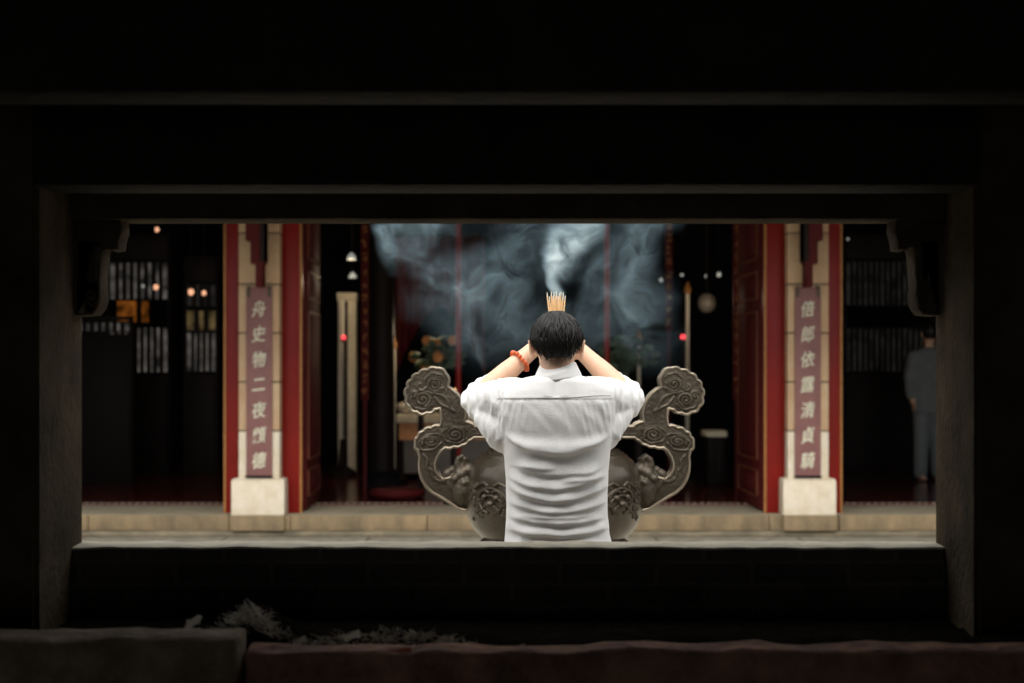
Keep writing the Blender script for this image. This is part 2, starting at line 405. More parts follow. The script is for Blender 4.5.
for i in range(NX + 1):
    row = []
    for j in range(NY + 1):
        x = -2.0 + 4.0 * i / NX; y = 2.89 + 0.42 * j / NY
        px = CX + x * F / 2.95
        h = 0.835 + 0.07 * math.exp(-((px - 258) / 40) ** 2) + 0.03 * math.exp(-((px - 390) / 70) ** 2)
        h = 0.802 + (h - 0.80) * math.exp(-((y - 3.0) / 0.15) ** 2) + 0.018 * noise.noise(Vector((x*9, y*9, 0)))
        row.append(bm.verts.new((x, y, max(h, 0.803))))
    grid.append(row)
for i in range(NX):
    for j in range(NY):
        bm.faces.new((grid[i][j], grid[i+1][j], grid[i+1][j+1], grid[i][j+1]))
res = bmesh.ops.extrude_face_region(bm, geom=bm.faces[:])
for v in [g for g in res['geom'] if isinstance(g, bmesh.types.BMVert)]: v.co.z = 0.8006
tag(obj('ash_heap', bm, M['ash'], origin=(0, 3.0, 0.80)), 'dark mound of ash along the foot of the sill wall', 'ash', kind='stuff')
def scrap(px, py, d, w, h, m, label, group=None):
    c = P(px, py, d); bm = bmesh.new()
    n = 5; g = []
    for i in range(n + 1):
        r = []
        for j in range(n + 1):
            u, v = i / n - .5, j / n - .5
            wob = 1 + .35 * noise.noise(Vector((u * 3 + px, v * 3, 1)))
            r.append(bm.verts.new(c + Vector((u * w * wob, v * h * .8 + .2*h*math.sin(4*u), v * h * .8 + .25 * h * math.sin(5 * u) * wob))))
        g.append(r)
    for i in range(n):
        for j in range(n): bm.faces.new((g[i][j], g[i+1][j], g[i+1][j+1], g[i][j+1]))
    bmesh.ops.solidify(bm, geom=bm.faces[:], thickness=0.0012)
    return tag(obj('paper_scrap', bm, m, origin=(c.x, c.y, c.z - h * .4)), label, 'paper scrap', group)
scrap(193, 622, 2.82, .030, .020, M['paper'], 'lone white paper scrap on the left end of the ledge')
scrap(300, 641, 2.9, .026, .014, M['paper'], 'white paper scrap lying below the straw tangle')
scrap(352, 636, 2.92, .034, .015, M['paper'], 'crumpled white scrap at the middle of the debris')
scrap(464, 645, 2.9, .030, .009, M['paper'], 'thin white scrap at the right end of the debris')
scrap(400, 651, 2.79, .050, .010, M['redscrap'], 'reddish scrap lying on the front edge of the low ledge')

# ---------------------------------------------------------------- courtyard
bm = bmesh.new(); box(bm, -9, 9, 3.62, 12.1, -0.1, 0.0); structure('ground', bm, M['paving'], 'grey stone paving of the open courtyard', 'ground')
for s, nm in ((-1, 'left'), (1, 'right')):
    bm = bmesh.new(); box(bm, min(s*7, s*7.2), max(s*7, s*7.2), 3.6, 12.2, 0, 3.2)
    structure('wall_courtyard_' + nm, bm, M['hallwall'], 'dark courtyard side wall on the ' + nm, 'wall')

# step
ZF = Z(515.5, 12.03)    # hall floor level
st = thing('stone_step', (0, 12.2, 0), 'long tan stone step below the temple doors', 'step')
cuts = [-7.0, -5.2, X(87, 12), X(228, 12), X(290, 12), X(427, 12), X(600, 12), X(770, 12), X(840, 12), 5.0, 7.0]
bm = bmesh.new()
for a, b in zip(cuts, cuts[1:]):
    f0 = 12.032 + random.uniform(-.004, .004)
    box(bm, a + .003, b - .003, f0, 12.6, 0.05, ZF, 0.008)
obj('riser_stone', bm, M['step'], st)
bm = bmesh.new(); box(bm, -7, 7, 12.012, 12.6, 0.0, 0.046, 0.008)
bmesh.ops.subdivide_edges(bm, edges=[e for e in bm.edges if abs(e.verts[0].co.x - e.verts[1].co.x) > 1], cuts=150)
for v in bm.verts:
    v.co.z += 0.006 * noise.noise(v.co * 5); v.co.y += .012 * noise.noise(v.co * 3)
obj('footing', bm, M['stepfoot'], st)
bm = bmesh.new(); box(bm, -7, 7, 12.05, 12.92, ZF, ZF + .004)
obj('tread', bm, M['steptop'], st)

# pillars with couplet boards
def pillar(pxc, side, label):
    xc = X(pxc, 12.0); hw = X(CX + 26.5, 12)
    t = thing('stone_pillar', (xc, 12.15, ZF), label, 'pillar')
    zp = Z(479, 12.0)
    bm = bmesh.new(); box(bm, xc - hw, xc + hw, 11.985, 12.195, ZF + .005, zp - .012, 0.006); box(bm, xc - hw + .006, xc + hw - .006, 11.992, 12.195, zp - .012, zp, 0.005)
    obj('plinth', bm, M['granitepale'], t)
    bm = bmesh.new(); box(bm, xc - hw * 1.0, xc + hw * 1.0, 11.975, 11.999, 0.055, ZF + .004, 0.004)
    obj('plinth_footing', bm, M['step'], t)
    sh = hw * 0.775; xs = xc + side * 0.0
    ys = [479, 431, 382, 333, 284, 233, 184, 130, 70]
    for i, (a, b) in enumerate(zip(ys, ys[1:])):
        bm = bmesh.new(); box(bm, xs - sh, xs + sh, 12.05, 12.195, Z(a, 12.05) + (.006 if i else 0), Z(b, 12.05) - .006, 0.005)
        obj('shaft_stone', bm, M['granitepale'] if i == 0 else M['granite'], t)
    bm = bmesh.new(); box(bm, xs - sh + .006, xs + sh - .006, 12.06, 12.19, zp, Z(70, 12.05))
    obj('mortar', bm, M['joint'], t)
    return xs
def couplet(pxl, pxr, text, label):
    d = 12.0
    x0, x1 = X(pxl, d), X(pxr, d); z0, z1 = Z(476, d), Z(287, d)
    xc = (x0 + x1) / 2
    t = thing('couplet_board', (xc, 12.03, z0), label, 'couplet board')
    bm = bmesh.new(); box(bm, x0, x1, 12.025, 12.048, z0, z1, 0.004); obj('board', bm, M['board'], t)
    n = len(text); ch = 17.0 * d / F
    for i, c in enumerate(text):
        pyc = 308.5 + i * (460.5 - 308.5) / (n - 1)
        cu = bpy.data.curves.new('t', 'FONT'); cu.body = c; cu.size = 1; cu.extrude = 0.05; cu.offset = 0.011; cu.resolution_u = 3
        o = bpy.data.objects.new('t', cu); COL.objects.link(o)
        dg = bpy.context.evaluated_depsgraph_get(); dg.update()
        me = bpy.data.meshes.new_from_object(o.evaluated_get(dg))
        bpy.data.objects.remove(o); bpy.data.curves.remove(cu)
        bm = bmesh.new(); bm.from_mesh(me); bpy.data.meshes.remove(me)
        xs = [v.co.x for v in bm.verts]; zs = [v.co.y for v in bm.verts]
        cx, cz = (min(xs)+max(xs))/2, (min(zs)+max(zs))/2
        sx = ch * 0.83; sz = ch
        for v in bm.verts:
            u, w = v.co.x - cx, v.co.y - cz
            u += w * 0.12; w += u * 0.10
            v.co = Vector((xc + u * sx, 12.0245 - (v.co.z) * .08, Z(pyc, d) + w * sz))
        obj('character', bm, M['letter'], t, smooth=False)
    for xx in (x0 + .022, x1 - .022):
        bm = bmesh.new(); box(bm, xx - .014, xx + .014, 12.018, 12.047, z1 - .085, z1 + .006, 0.002); obj('hook', bm, M['joint'], t)
    bm = bmesh.new(); box(bm, x0 - .004, x1 + .004, 12.0, 12.048, z0 - .016, z0 - .001, 0.003); obj('ledge', bm, M['darkwood'], t)
pillar(258, -1, 'left pale stone pillar on a white plinth between red door posts')
pillar(809.5, 1, 'right pale stone pillar on a white plinth between red door posts')
couplet(245.5, 271.5, '舟史物二夜顧德', 'mauve couplet board with seven cream characters on the left pillar')
couplet(795.5, 821.5, '倍郎依露清貞騎', 'mauve couplet board with seven cream characters on the right pillar')

# stepped dark red timber brackets hanging over the pillars
def corbel(fx, label):
    d = 11.9
    t = [(247, 150), (266, 150), (266, 262), (264, 265), (264, 287), (257, 287), (257, 264), (252, 264), (252, 241), (247, 241)]
    lp = [(X(fx(x), d), Z(y, d)) for x, y in t]
    bm = plate([lp], 11.82, 11.98, 0.006)
    o = thing('timber_bracket', (lp[0][0], 11.9, Z(287, d)), label, 'bracket')
    obj('bracket_plate', bm, M['darkred'], o)
    xs = sorted((X(fx(262), d), X(fx(266), d)))
    bm = bmesh.new(); box(bm, xs[0], xs[1], 11.80, 12.0, Z(262, d), Z(150, d), .004); obj('bracket_stem', bm, M['darkwood'], o)
    bm = bmesh.new(); xs = sorted((X(fx(257.5), d), X(fx(263.5), d))); box(bm, xs[0], xs[1], 11.80, 12.0, Z(286, d), Z(280, d), .003); obj('end_block', bm, M['darkred'], o)
corbel(lambda x: x, 'dark red stepped timber bracket hanging over the left pillar')
corbel(lambda x: 1068 - x, 'dark red stepped timber bracket hanging over the right pillar')

# doors: central doorway with two open leaves, plus side doorways
ZT = 3.9
def post(x0, x1, parent, gold_side):
    bm = bmesh.new(); box(bm, min(x0, x1), max(x0, x1), 12.2, 12.33, ZF + .004, ZT, .004); p = obj('door_post', bm, M['red'], parent)
    xg = max(x0, x1) if gold_side > 0 else min(x0, x1)
    bm = bmesh.new(); box(bm, xg - .010, xg + .010, 12.19, 12.2, ZF + .004, ZT); obj('gold_edge', bm, M['gold'], p)
    return p
d1 = thing('door_1', (X(535, 12.3), 12.3, ZF), 'central temple doorway with red posts and two leaves swung inwards', 'doorway', kind='structure')
post(X(279, 12.2), X(301, 12.2), d1, 1)
post(X(765, 12.2), X(790, 12.2), d1, -1)
def leaf(hx, ex, s, label):
    # leaf stands from (hx,12.33) to (ex,13.35); visible face looks to the doorway (s = +1: faces +x)
    L = Vector((ex - hx, 13.38 - 12.34, 0)); ln = L.length; ang = math.atan2(L.y, L.x)
    def lb(bm, u0, u1, w0, w1, z0, z1, bev=0.0):
        b2 = bmesh.new(); box(b2, u0, u1, w0, w1, z0, z1, bev)
        b2.transform(Matrix.Translation((hx, 12.34, 0)) @ Matrix.Rotation(ang, 4, 'Z'))
        merge(bm, b2)
    sg = -s   # local +w is to the left of the leaf direction
    bm = bmesh.new(); lb(bm, 0, ln, -.025, .025, ZF + .02, ZT - .1, .003); lf = obj('door_leaf', bm, M['darkred'], d1)
    lf['label'] = label
    bm = bmesh.new(); bg = bmesh.new()
    for z0, z1 in ((ZF + .12, ZF + .36), (ZF + .44, ZF + 1.75), (ZF + 1.85, ZF + 2.1), (ZF + 2.2, ZF + 3.4)):
        o0, o1 = (.025, .04)
        w0, w1 = sorted((sg * o0, sg * o1))
        m = .14
        lb(bm, m, ln - m, w0, w1, z0 + .05, z1 - .05, .004)
        for (a0, a1, b0, b1) in ((m - .05, ln - m + .05, z0, z0 + .018), (m - .05, ln - m + .05, z1 - .018, z1), (m - .05, m - .03, z0, z1), (ln - m + .03, ln - m + .05, z0, z1)):
            lb(bg, a0, a1, w0, w1, b0, b1)
    obj('raised_panel', bm, M['darkred'], lf); obj('panel_moulding', bg, M['moulding'], lf)
leaf(X(301, 12.2), X(317, 13.38), 1, 'dark red panelled leaf of the left side')
leaf(X(766, 12.2), X(740, 13.38), -1, 'dark red panelled leaf of the right side')
d2 = thing('door_2', (X(150, 12.3), 12.3, ZF), 'dark left side doorway beside the left pillar, with red post', 'doorway', kind='structure')
post(X(225, 12.2), X(243, 12.2), d2, -1)
d3 = thing('door_3', (X(890, 12.3), 12.3, ZF), 'dark right side doorway beside the right pillar, with red post', 'doorway', kind='structure')
post(X(822, 12.2), X(841, 12.2), d3, 1)
bm = bmesh.new(); box(bm, -7, 7, 12.15, 12.4, ZT, 4.4); structure('trim_1', bm, M['darkred'], 'dark red beam above the temple doorways', 'beam')
# threshold with a row of pale tiles
tr = thing('trim_2', (0, 13.0, ZF), 'dark threshold strip with a row of small pale studs behind the step', 'threshold', kind='structure')
bm = bmesh.new(); box(bm, -7, 7, 12.93, 13.1, ZF - .1, ZF + .012, .004); obj('threshold', bm, M['darkred'], tr)
bm = bmesh.new()
k = -7.0
while k < 7:
    box(bm, k, k + .038, 12.95, 12.99, ZF + .010, ZF + .02, .003); k += .066
obj('stud_row', bm, M['sill'], tr)

# hall shell
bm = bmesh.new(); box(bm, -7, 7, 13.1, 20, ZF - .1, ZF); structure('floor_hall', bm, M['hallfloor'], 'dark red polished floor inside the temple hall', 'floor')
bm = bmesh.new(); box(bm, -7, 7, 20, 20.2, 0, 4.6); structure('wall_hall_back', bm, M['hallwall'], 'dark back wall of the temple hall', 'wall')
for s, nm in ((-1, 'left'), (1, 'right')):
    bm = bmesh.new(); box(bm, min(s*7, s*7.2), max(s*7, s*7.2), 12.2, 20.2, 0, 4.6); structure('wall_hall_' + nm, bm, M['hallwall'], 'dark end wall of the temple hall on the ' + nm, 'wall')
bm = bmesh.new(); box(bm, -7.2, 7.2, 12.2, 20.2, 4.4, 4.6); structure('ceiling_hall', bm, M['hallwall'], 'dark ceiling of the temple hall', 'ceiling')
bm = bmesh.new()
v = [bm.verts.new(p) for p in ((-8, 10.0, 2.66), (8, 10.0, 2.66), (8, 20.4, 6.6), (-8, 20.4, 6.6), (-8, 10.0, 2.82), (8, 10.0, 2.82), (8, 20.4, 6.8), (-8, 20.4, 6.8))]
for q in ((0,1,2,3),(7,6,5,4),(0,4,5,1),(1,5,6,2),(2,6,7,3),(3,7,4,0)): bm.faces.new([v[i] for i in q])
structure('roof', bm, M['darkwood'], 'unseen tiled eave roof over the temple front, set low for shade', 'roof')  # out of view; eave edge lowered and pushed out to shade the upper pillars

# ---------------------------------------------------------------- things inside the hall
def thing_mesh(name, bm, m, loc, label, cat, group=None):
    return tag(obj(name, bm, m, origin=loc), label, cat, group)

def lattice(name, px0, px1, rows, d, nb, label, panel=None):
    """rows: [(py_top, py_bottom, part name, material, columns)]"""
    x0, x1 = X(px0, d), X(px1, d)
    zb, zt = Z(rows[-1][1] + 3, d), Z(rows[0][0] - 3, d)
    t = thing(name, ((x0 + x1) / 2, d, ZF), label, 'lattice screen')
    fr = bmesh.new()
    w = .03; ext = .04 if 'railing' in name else .3
    box(fr, x0 - w, x0, d - .05, d + .05, ZF, zt + ext, .004); box(fr, x1, x1 + w, d - .05, d + .05, ZF, zt + ext, .004)
    box(fr, x0, x1, d - .04, d + .04, zt, zt + ext, .004)
    box(fr, x0, x1, d - .03, d + .03, ZF, zb, .004)
    bars = bmesh.new()
    for (a, b, pn, m, nc, *xr) in rows:
        za, zb2 = Z(a, d), Z(b, d)
        q0, q1 = (X(xr[0], d), X(xr[1], d)) if xr else (x0, x1)
        bm = bmesh.new(); box(bm, q0, q1, d + .012, d + .02, zb2, za); obj(pn, bm, M[m], t)
        box(bars, x0, x1, d - .02, d + .01, za, za + .02); box(bars, x0, x1, d - .02, d + .01, zb2 - .02, zb2)
        for k in range(1, nc):
            xx = x0 + (x1 - x0) * k / nc
            ww = min((x1 - x0) / nc * .27, .03)
            box(bars, xx - ww, xx + ww, d - .02, d + .01, zb2, za)
    obj('frame', fr, M['darkwood'], t); obj('lattice_bars', bars, M['darkwood'], t)
    return t
lattice('lattice_screen', 110, 168, [(263, 299, 'pale_panes', 'paneW', 8), (301, 322, 'amber_panes', 'paneA', 2, 117, 148), (328, 372, 'lower_panes', 'paneW', 9)], 17.0, 8, 'dark lattice screen with pale upper panes and orange panels in the left hall')
lattice('lattice_screen', 187, 216, [(285, 306, 'upper_panes', 'paneD', 4), (311, 330, 'yellow_panes', 'paneY', 3), (333, 371, 'lower_panes', 'paneW', 5)], 17.0, 5, 'narrow lattice screen with three yellow panes next to the left pillar')
lattice('lattice_railing', 62, 130, [(323, 331, 'square_panes', 'paneW', 9)], 15.6, 9, 'low screen with a row of small pale squares at far left')
lattice('lattice_screen', 846, 930, [(262, 305, 'upper_panes', 'paneD', 15), (329, 371, 'lower_panes', 'paneD', 15)], 17.5, 12, 'dim lattice screen behind the pale figure in the right hall')
for px in (172, 222):
    pass

def bulb(px, py, d, label, m='bulb', r=2.4, group=None):
    c = P(px, py, d); rr = r * d / F
    t = thing('hanging_bulb', (c.x, c.y, c.z - rr), label, 'lamp', group)
    bm = bmesh.new(); ball(bm, c, (rr, rr, rr * 1.15), 12, 8); obj('bulb', bm, M[m], t)
    bm = bmesh.new(); lathe(bm, [(rr * .5, c.z + rr), (rr * .55, c.z + rr * 1.4), (rr * .45, c.z + rr * 2.2), (rr * .1, c.z + rr * 2.4)], c.x, c.y, 12); obj('socket', bm, M['darkwood'], t)
    bm = bmesh.new(); tube(bm, [c + Vector((0, 0, rr * 2.3)), Vector((c.x, c.y, 4.4))], .004, 6); obj('cord', bm, M['darkwood'], t)
bulb(157, 229.5, 15.0, 'small glowing bulb highest in the left hall', r=2.2)
bulb(156, 287, 15.5, 'warm bulb in front of the pale upper panes', r=2.6)
bulb(143, 286, 16.2, 'faint bulb just left of the warm bulb before the pale panes', m='whitelamp', r=1.5)
bulb(191, 292, 15.0, 'brighter of two bulbs above the yellow panes', r=3.0)
bulb(204, 293, 15.6, 'weaker of two bulbs above the yellow panes', r=2.3)
bulb(661, 280, 15.5, 'white bulb, leftmost of the row of dim bulbs right of the smoke', 'whitelamp', 1.8)
bulb(682, 275, 16.0, 'small white bulb just above the pale post near the right handle', 'whitelamp', 1.5)
bulb(706, 276, 16.2, 'dim white bulb, middle of the row before the right door leaf', 'whitelamp', 1.3)
bulb(719, 274.5, 15.6, 'white bulb nearest the right door leaf', 'whitelamp', 2.2)
bulb(848, 239, 16.0, 'tiny white bulb high in the right hall', 'whitelamp', 1.1)

# hanging lamps left of centre
def shade(px, py, w, h, d, label):
    x, z = X(px, d), Z(py, d); rw, hh = w * d / F / 2, h * d / F
    t = thing('hanging_lamp', (x, d, z - hh/2), label, 'lamp')
    bm = bmesh.new(); lathe(bm, [(rw * .95, z - hh/2), (rw, z - hh * .35), (rw * .8, z + hh * .05), (rw * .35, z + hh * .35), (rw * .12, z + hh/2)], x, d, 24); obj('lamp_shade', bm, M['whitelamp'], t)
    bm = bmesh.new(); tube(bm, [(x, d, z + hh/2), (x, d, 4.4)], .006, 6); obj('cord', bm, M['darkwood'], t)
shade(351.5, 256, 9, 7, 15.2, 'upper of two white shaded lamps inside the left door leaf')
shade(352.5, 275, 8, 6, 16.4, 'lower of two white shaded lamps inside the left door leaf')

def glow(px, py, d, watt, col=(1.0, 0.78, 0.52)):
    l = bpy.data.lights.new('lamp_and_fill_glow', 'POINT'); l.energy = watt; l.color = col; l.shadow_soft_size = .05
    o = bpy.data.objects.new('lamp_and_fill_glow', l); COL.objects.link(o); o.location = P(px, py, d)
glow(352, 281, 15.6, 7); glow(425, 330, 15.2, 4); glow(712, 300, 15.0, 1.5)  # outer two sit near hanging lamps; middle one is added fill for the altar
# pale doorway at the back, left
t = thing('stone_doorway', (X(348, 17), 17, ZF), 'pale stone door surround deep in the hall beside the left leaf', 'door surround')
dd = 17.0
bm = bmesh.new(); box(bm, X(339, dd), X(344, dd), dd - .1, dd + .1, ZF, Z(300, dd), .01); obj('post', bm, M['pale'], t)
bm = bmesh.new(); box(bm, X(348.5, dd), X(356.5, dd), dd - .1, dd + .1, ZF, Z(300, dd), .01); obj('post', bm, M['pale'], t)
bm = bmesh.new(); box(bm, X(338, dd), X(357.5, dd), dd - .14, dd + .1, Z(301, dd), Z(293, dd), .01); obj('lintel', bm, M['pale'], t)
bm = bmesh.new(); box(bm, X(344, dd), X(348.5, dd), dd, dd + .03, ZF, Z(301, dd)); obj('door_panel', bm, M['darkwood'], t)
dd = 16.5
bm = bmesh.new(); tube(bm, [P(342.5, 440, dd), P(342.5, 302, dd)], .026, 10)
t = thing('pale_rod', (X(342.5, dd), dd, ZF), 'slim white upright rod in front of the pale door surround', 'rod'); obj('rod', bm, M['ivory'], t)
bm = bmesh.new(); lathe(bm, [(.16, ZF), (.16, ZF + .05), (.05, ZF + .12), (.03, Z(439, dd))], X(342.5, dd), dd, 24); obj('stand', bm, M['darkwood'], t)

def slender(px, pt, d, w, label, m='ivory', name='pale_post', red=None):
    x = X(px, d); r = w * d / F / 2
    t = thing(name, (x, d, ZF), label, 'post')
    bm = bmesh.new(); tube(bm, [(x, d, ZF + .1), (x, d, Z(pt, d))], r, 10); obj('shaft', bm, M[m], t)
    bm = bmesh.new(); lathe(bm, [(.15, ZF), (.15, ZF + .05), (.06, ZF + .1), (r, ZF + .16)], x, d, 20); obj('stand', bm, M['darkwood'], t)
    bm = bmesh.new(); lathe(bm, [(r, Z(pt, d) - .02), (r * 1.8, Z(pt, d)), (r * 1.9, Z(pt, d) + .03), (r * .8, Z(pt, d) + .09), (r * .2, Z(pt, d) + .12)], x, d, 16); obj('finial', bm, M['gold'], t)
slender(394, 347, 15.5, 3.6, 'short pale post left of the left urn handle')
slender(639, 342, 15.5, 3.6, 'pale post rising behind the praying person\'s right shoulder')
slender(687.5, 292, 15.5, 4.0, 'tall pale post rising above the right urn handle')

def redpole(px, d, label):
    x = X(px, d)
    t = thing('red_pole', (x, d, ZF), label, 'pole')
    bm = bmesh.new(); tube(bm, [(x, d, ZF + .1), (x, d, 4.38)], .028, 14); obj('shaft', bm, M['red'], t)
    bm = bmesh.new(); lathe(bm, [(.09, ZF), (.09, ZF + .06), (.06, ZF + .1), (.032, ZF + .12)], x, d, 20); obj('base', bm, M['darkwood'], t)
redpole(458.5, 13.7, 'slender red upright pole left of the praying person')
redpole(607, 13.7, 'slender red upright pole right of the praying person')

def led(px, py, d, label):
    c = P(px, py, d); t = thing('red_lamp', (c.x, c.y, c.z - .05), label, 'lamp')
    bm = bmesh.new(); ball(bm, c, .028, 12, 8); obj('red_bulb', bm, M['redlamp'], t)
    bm = bmesh.new(); lathe(bm, [(.03, c.z - .05), (.034, c.z - .03), (.02, c.z - .022)], c.x, c.y, 12); obj('socket', bm, M['darkwood'], t)
    bm = bmesh.new(); tube(bm, [(c.x, c.y, c.z - .05), (c.x, c.y, ZF)], .01, 6); obj('stand', bm, M['darkwood'], t)
led(343.5, 337.5, 16.2, 'tiny red lamp glowing before the pale door surround')
led(683, 337, 15.3, 'tiny red lamp glowing beside the tall pale post')

# dark columns with gold couplet boards
def column(px, w, d, label):
    x = X(px, d); r = w * d / F / 2
    t = thing('wooden_column', (x, d, ZF), label, 'column')
    bm = bmesh.new(); lathe(bm, [(r, ZF + .2), (r * .98, 2.5), (r * .96, 4.38)], x, d, 32); obj('shaft', bm, M['darkwood'], t)
    bm = bmesh.new(); lathe(bm, [(r * 1.5, ZF), (r * 1.55, ZF + .06), (r * 1.3, ZF + .12), (r * 1.45, ZF + .17), (r * 1.05, ZF + .2)], x, d, 32); obj('base', bm, M['hallwall'], t)
def gilt(px, w, d, py0, py1, label, seed):
    x0, x1 = X(px - w/2, d), X(px + w/2, d); rr = random.Random(seed)
    t = thing('gilt_board', ((x0+x1)/2, d, ZF), label, 'board')
    bm = bmesh.new(); box(bm, x0, x1, d - .02, d + .02, Z(py1, d), Z(py0, d), .006); box(bm, (x0+x1)/2 - .02, (x0+x1)/2 + .02, d - .01, d + .01, ZF, Z(py1, d) + .004); obj('board', bm, M['darkred'], t)
    bm = bmesh.new(); z = Z(py1, d) + .08; xc = (x0 + x1) / 2; ww = (x1 - x0) * .3
    while z < Z(py0, d) - .1:
        for k in range(4):
            a = rr.uniform(0, PI); c = Vector((xc + rr.uniform(-ww, ww) * .7, d - .022, z + rr.uniform(-.035, .035)))
            v = Vector((math.cos(a), 0, math.sin(a))) * ww * rr.uniform(.5, .9)
            tube(bm, [c - v, c + v * .3 + Vector((0, 0, .01)), c + v], .007, 5)
        z += .135
    obj('gilt_carving', bm, M['gold'], t)
column(381, 27, 14.6, 'thick dark column left of the left urn handle')
column(756, 24, 14.8, 'thick dark column behind the right door leaf')
gilt(365, 8, 14.3, 150, 400, 'dark board with gilt carving beside the thick left column', 1)
gilt(737, 8, 14.2, 150, 400, 'dark board with gilt carving beside the right door leaf', 2)
gilt(669, 7, 15.9, 150, 330, 'narrow gilt board behind the smoke near the white bulbs', 4)

# altar table with orange frontal
d = 15.8
t = thing('altar_table', (X(425, d), d + .3, ZF), 'altar table with a pale top and orange front behind the left urn handle', 'table')
bm = bmesh.new(); box(bm, X(397, d), X(500, d), d - .05, d + .65, Z(423, d), Z(414, d), .008); obj('tabletop', bm, M['pale'], t)
bm = bmesh.new(); box(bm, X(399, d), X(498, d), d, d + .03, Z(440, d), Z(423, d)); obj('front_cloth', bm, M['orange'], t)
bm = bmesh.new(); box(bm, X(400, d), X(497, d), d + .04, d + .6, ZF + .08, Z(423, d)); obj('cabinet', bm, M['ceramic'], t)
for xx in (X(401, d), X(494, d)):
    bm = bmesh.new(); box(bm, xx - .03, xx + .03, d, d + .06, ZF, Z(440, d), .004); obj('leg', bm, M['darkwood'], t)
bm = bmesh.new(); zz = Z(414, d) + .001
lathe(bm, [(.05, zz), (.09, zz + .03), (.115, zz + .08), (.10, zz + .115), (.05, zz + .13)], X(405, d), d + .2, 24)
thing_mesh('offering_bowl', bm, M['ivory'], (X(405, d), d + .2, zz), 'white rounded bowl on the left end of the altar table', 'bowl')

# candle with flame beside left handle
d = 13.0
t = thing('candle', (X(455, d), d, ZF), 'lit candle on a tall stand, flame just above the left urn handle', 'candle')
x = X(455, d); zf = Z(393, d)
bm = bmesh.new(); lathe(bm, [(.12, ZF), (.12, ZF + .03), (.02, ZF + .08), (.016, zf - .2), (.05, zf - .19), (.05, zf - .17), (.01, zf - .165)], x, d, 20); obj('stand', bm, M['darkwood'], t)
bm = bmesh.new(); tube(bm, [(x, d, zf - .165), (x, d, zf - .05)], .014, 10); obj('wax', bm, M['darkred'], t)
bm = bmesh.new(); lathe(bm, [(.004, zf - .045), (.018, zf - .02), (.014, zf + .01), (.002, zf + .045)], x, d, 12); obj('flame', bm, M['flame'], t)

def bouquet(px, py, d, label, n, bl, seed):
    c = P(px, py, d); rr = random.Random(seed)
    t = thing('flower_vase', (c.x, c.y, ZF), label, 'flower vase')
    zb = c.z - .22
    bm = bmesh.new(); box(bm, c.x - .2, c.x + .2, c.y - .2, c.y + .2, zb - .30, zb - .26, .006)
    for sx in (-.17, .17):
        for sy in (-.17, .17): box(bm, c.x + sx - .02, c.x + sx + .02, c.y + sy - .02, c.y + sy + .02, ZF, zb - .30)
    obj('stand', bm, M['darkwood'], t)
    bm = bmesh.new(); lathe(bm, [(.06, zb - .26), (.10, zb - .18), (.09, zb - .1), (.05, zb - .04), (.07, zb)], c.x, c.y, 20); obj('vase', bm, M['ceramic'], t)
    bm = bmesh.new()
    for i in range(n):
        a = rr.uniform(0, 2*PI); e = rr.uniform(.2, 1.5); R = rr.uniform(.12, .28)
        p = Vector((c.x, c.y, zb)) + Vector((math.cos(a) * math.cos(e), math.sin(a) * math.cos(e), math.sin(e))) * R * 1.4
        q = Vector((c.x, c.y, zb - .03))
        tube(bm, [q, (p + q) / 2 + Vector((0, 0, .03)), p], [.005, .004, .002], 4, cap=False)
        ball(bm, p, (.055, .05, .02), 8, 5, Matrix.Rotation(rr.uniform(-1, 1), 3, 'X') @ Matrix.Rotation(a, 3, 'Z'))
        if i < bl:
            b2 = bmesh.new(); q = p + Vector((0, -.04, .02)); ball(b2, q, (.03, .03, .024), 8, 6)
            for k in range(6): ball(b2, q + Vector((.03 * math.cos(k * PI/3), -.008, .03 * math.sin(k * PI/3))), (.024, .014, .024), 8, 5)
            obj('bloom', b2, M['bloom'], t)
    obj('foliage', bm, M['leaf'], t)
bouquet(437, 352, 15.0, 'vase of greenery and orange flowers left of the praying person', 60, 9, 5)
bouquet(622, 352, 14.6, 'vase of pale greenery right of the praying person', 60, 0, 6)
# altar canopy drape, dark red
bm = bmesh.new()
d = 16.6; pts = []
n = 40; g = []
for i in range(n + 1):
    u = i / n; px = 395 + u * 90; r = []
    for j in range(12):
        v = j / 11; py = 235 + v * (70 + 70 * abs(2 * u - 1) ** 1.5)
        yy = d + .05 * math.sin(u * 40)
        r.append(bm.verts.new((X(px, d), yy, Z(py, d))))
    g.append(r)
for i in range(n):
    for j in range(11): bm.faces.new((g[i][j], g[i+1][j], g[i+1][j+1], g[i][j+1]))
bmesh.ops.solidify(bm, geom=bm.faces[:], thickness=.01)
t = thing('altar_curtain', (X(440, d), d, Z(375, d)), 'dark red swagged altar curtain left of centre behind the smoke', 'curtain')
obj('drape', bm, M['darkred'], t)
bm = bmesh.new(); tube(bm, [P(390, 235, d), P(490, 235, d)], .03, 8); obj('curtain_pole', bm, M['darkwood'], t)
for px in (391, 489):
    bm = bmesh.new(); tube(bm, [P(px, 235, d), Vector((X(px, d), d, 4.4))], .012, 8); obj('hanger', bm, M['darkwood'], t)
# kneeling cushion
bm = bmesh.new(); lathe(bm, [(.20, ZF), (.26, ZF + .02), (.275, ZF + .05), (.25, ZF + .085), (.1, ZF + .10)], X(397, 13.7), 13.7, 40)
thing_mesh('kneeling_cushion', bm, M['darkred'], (X(397, 13.7), 13.7, ZF), 'flat round dark red cushion on the hall floor left of the urn', 'cushion')
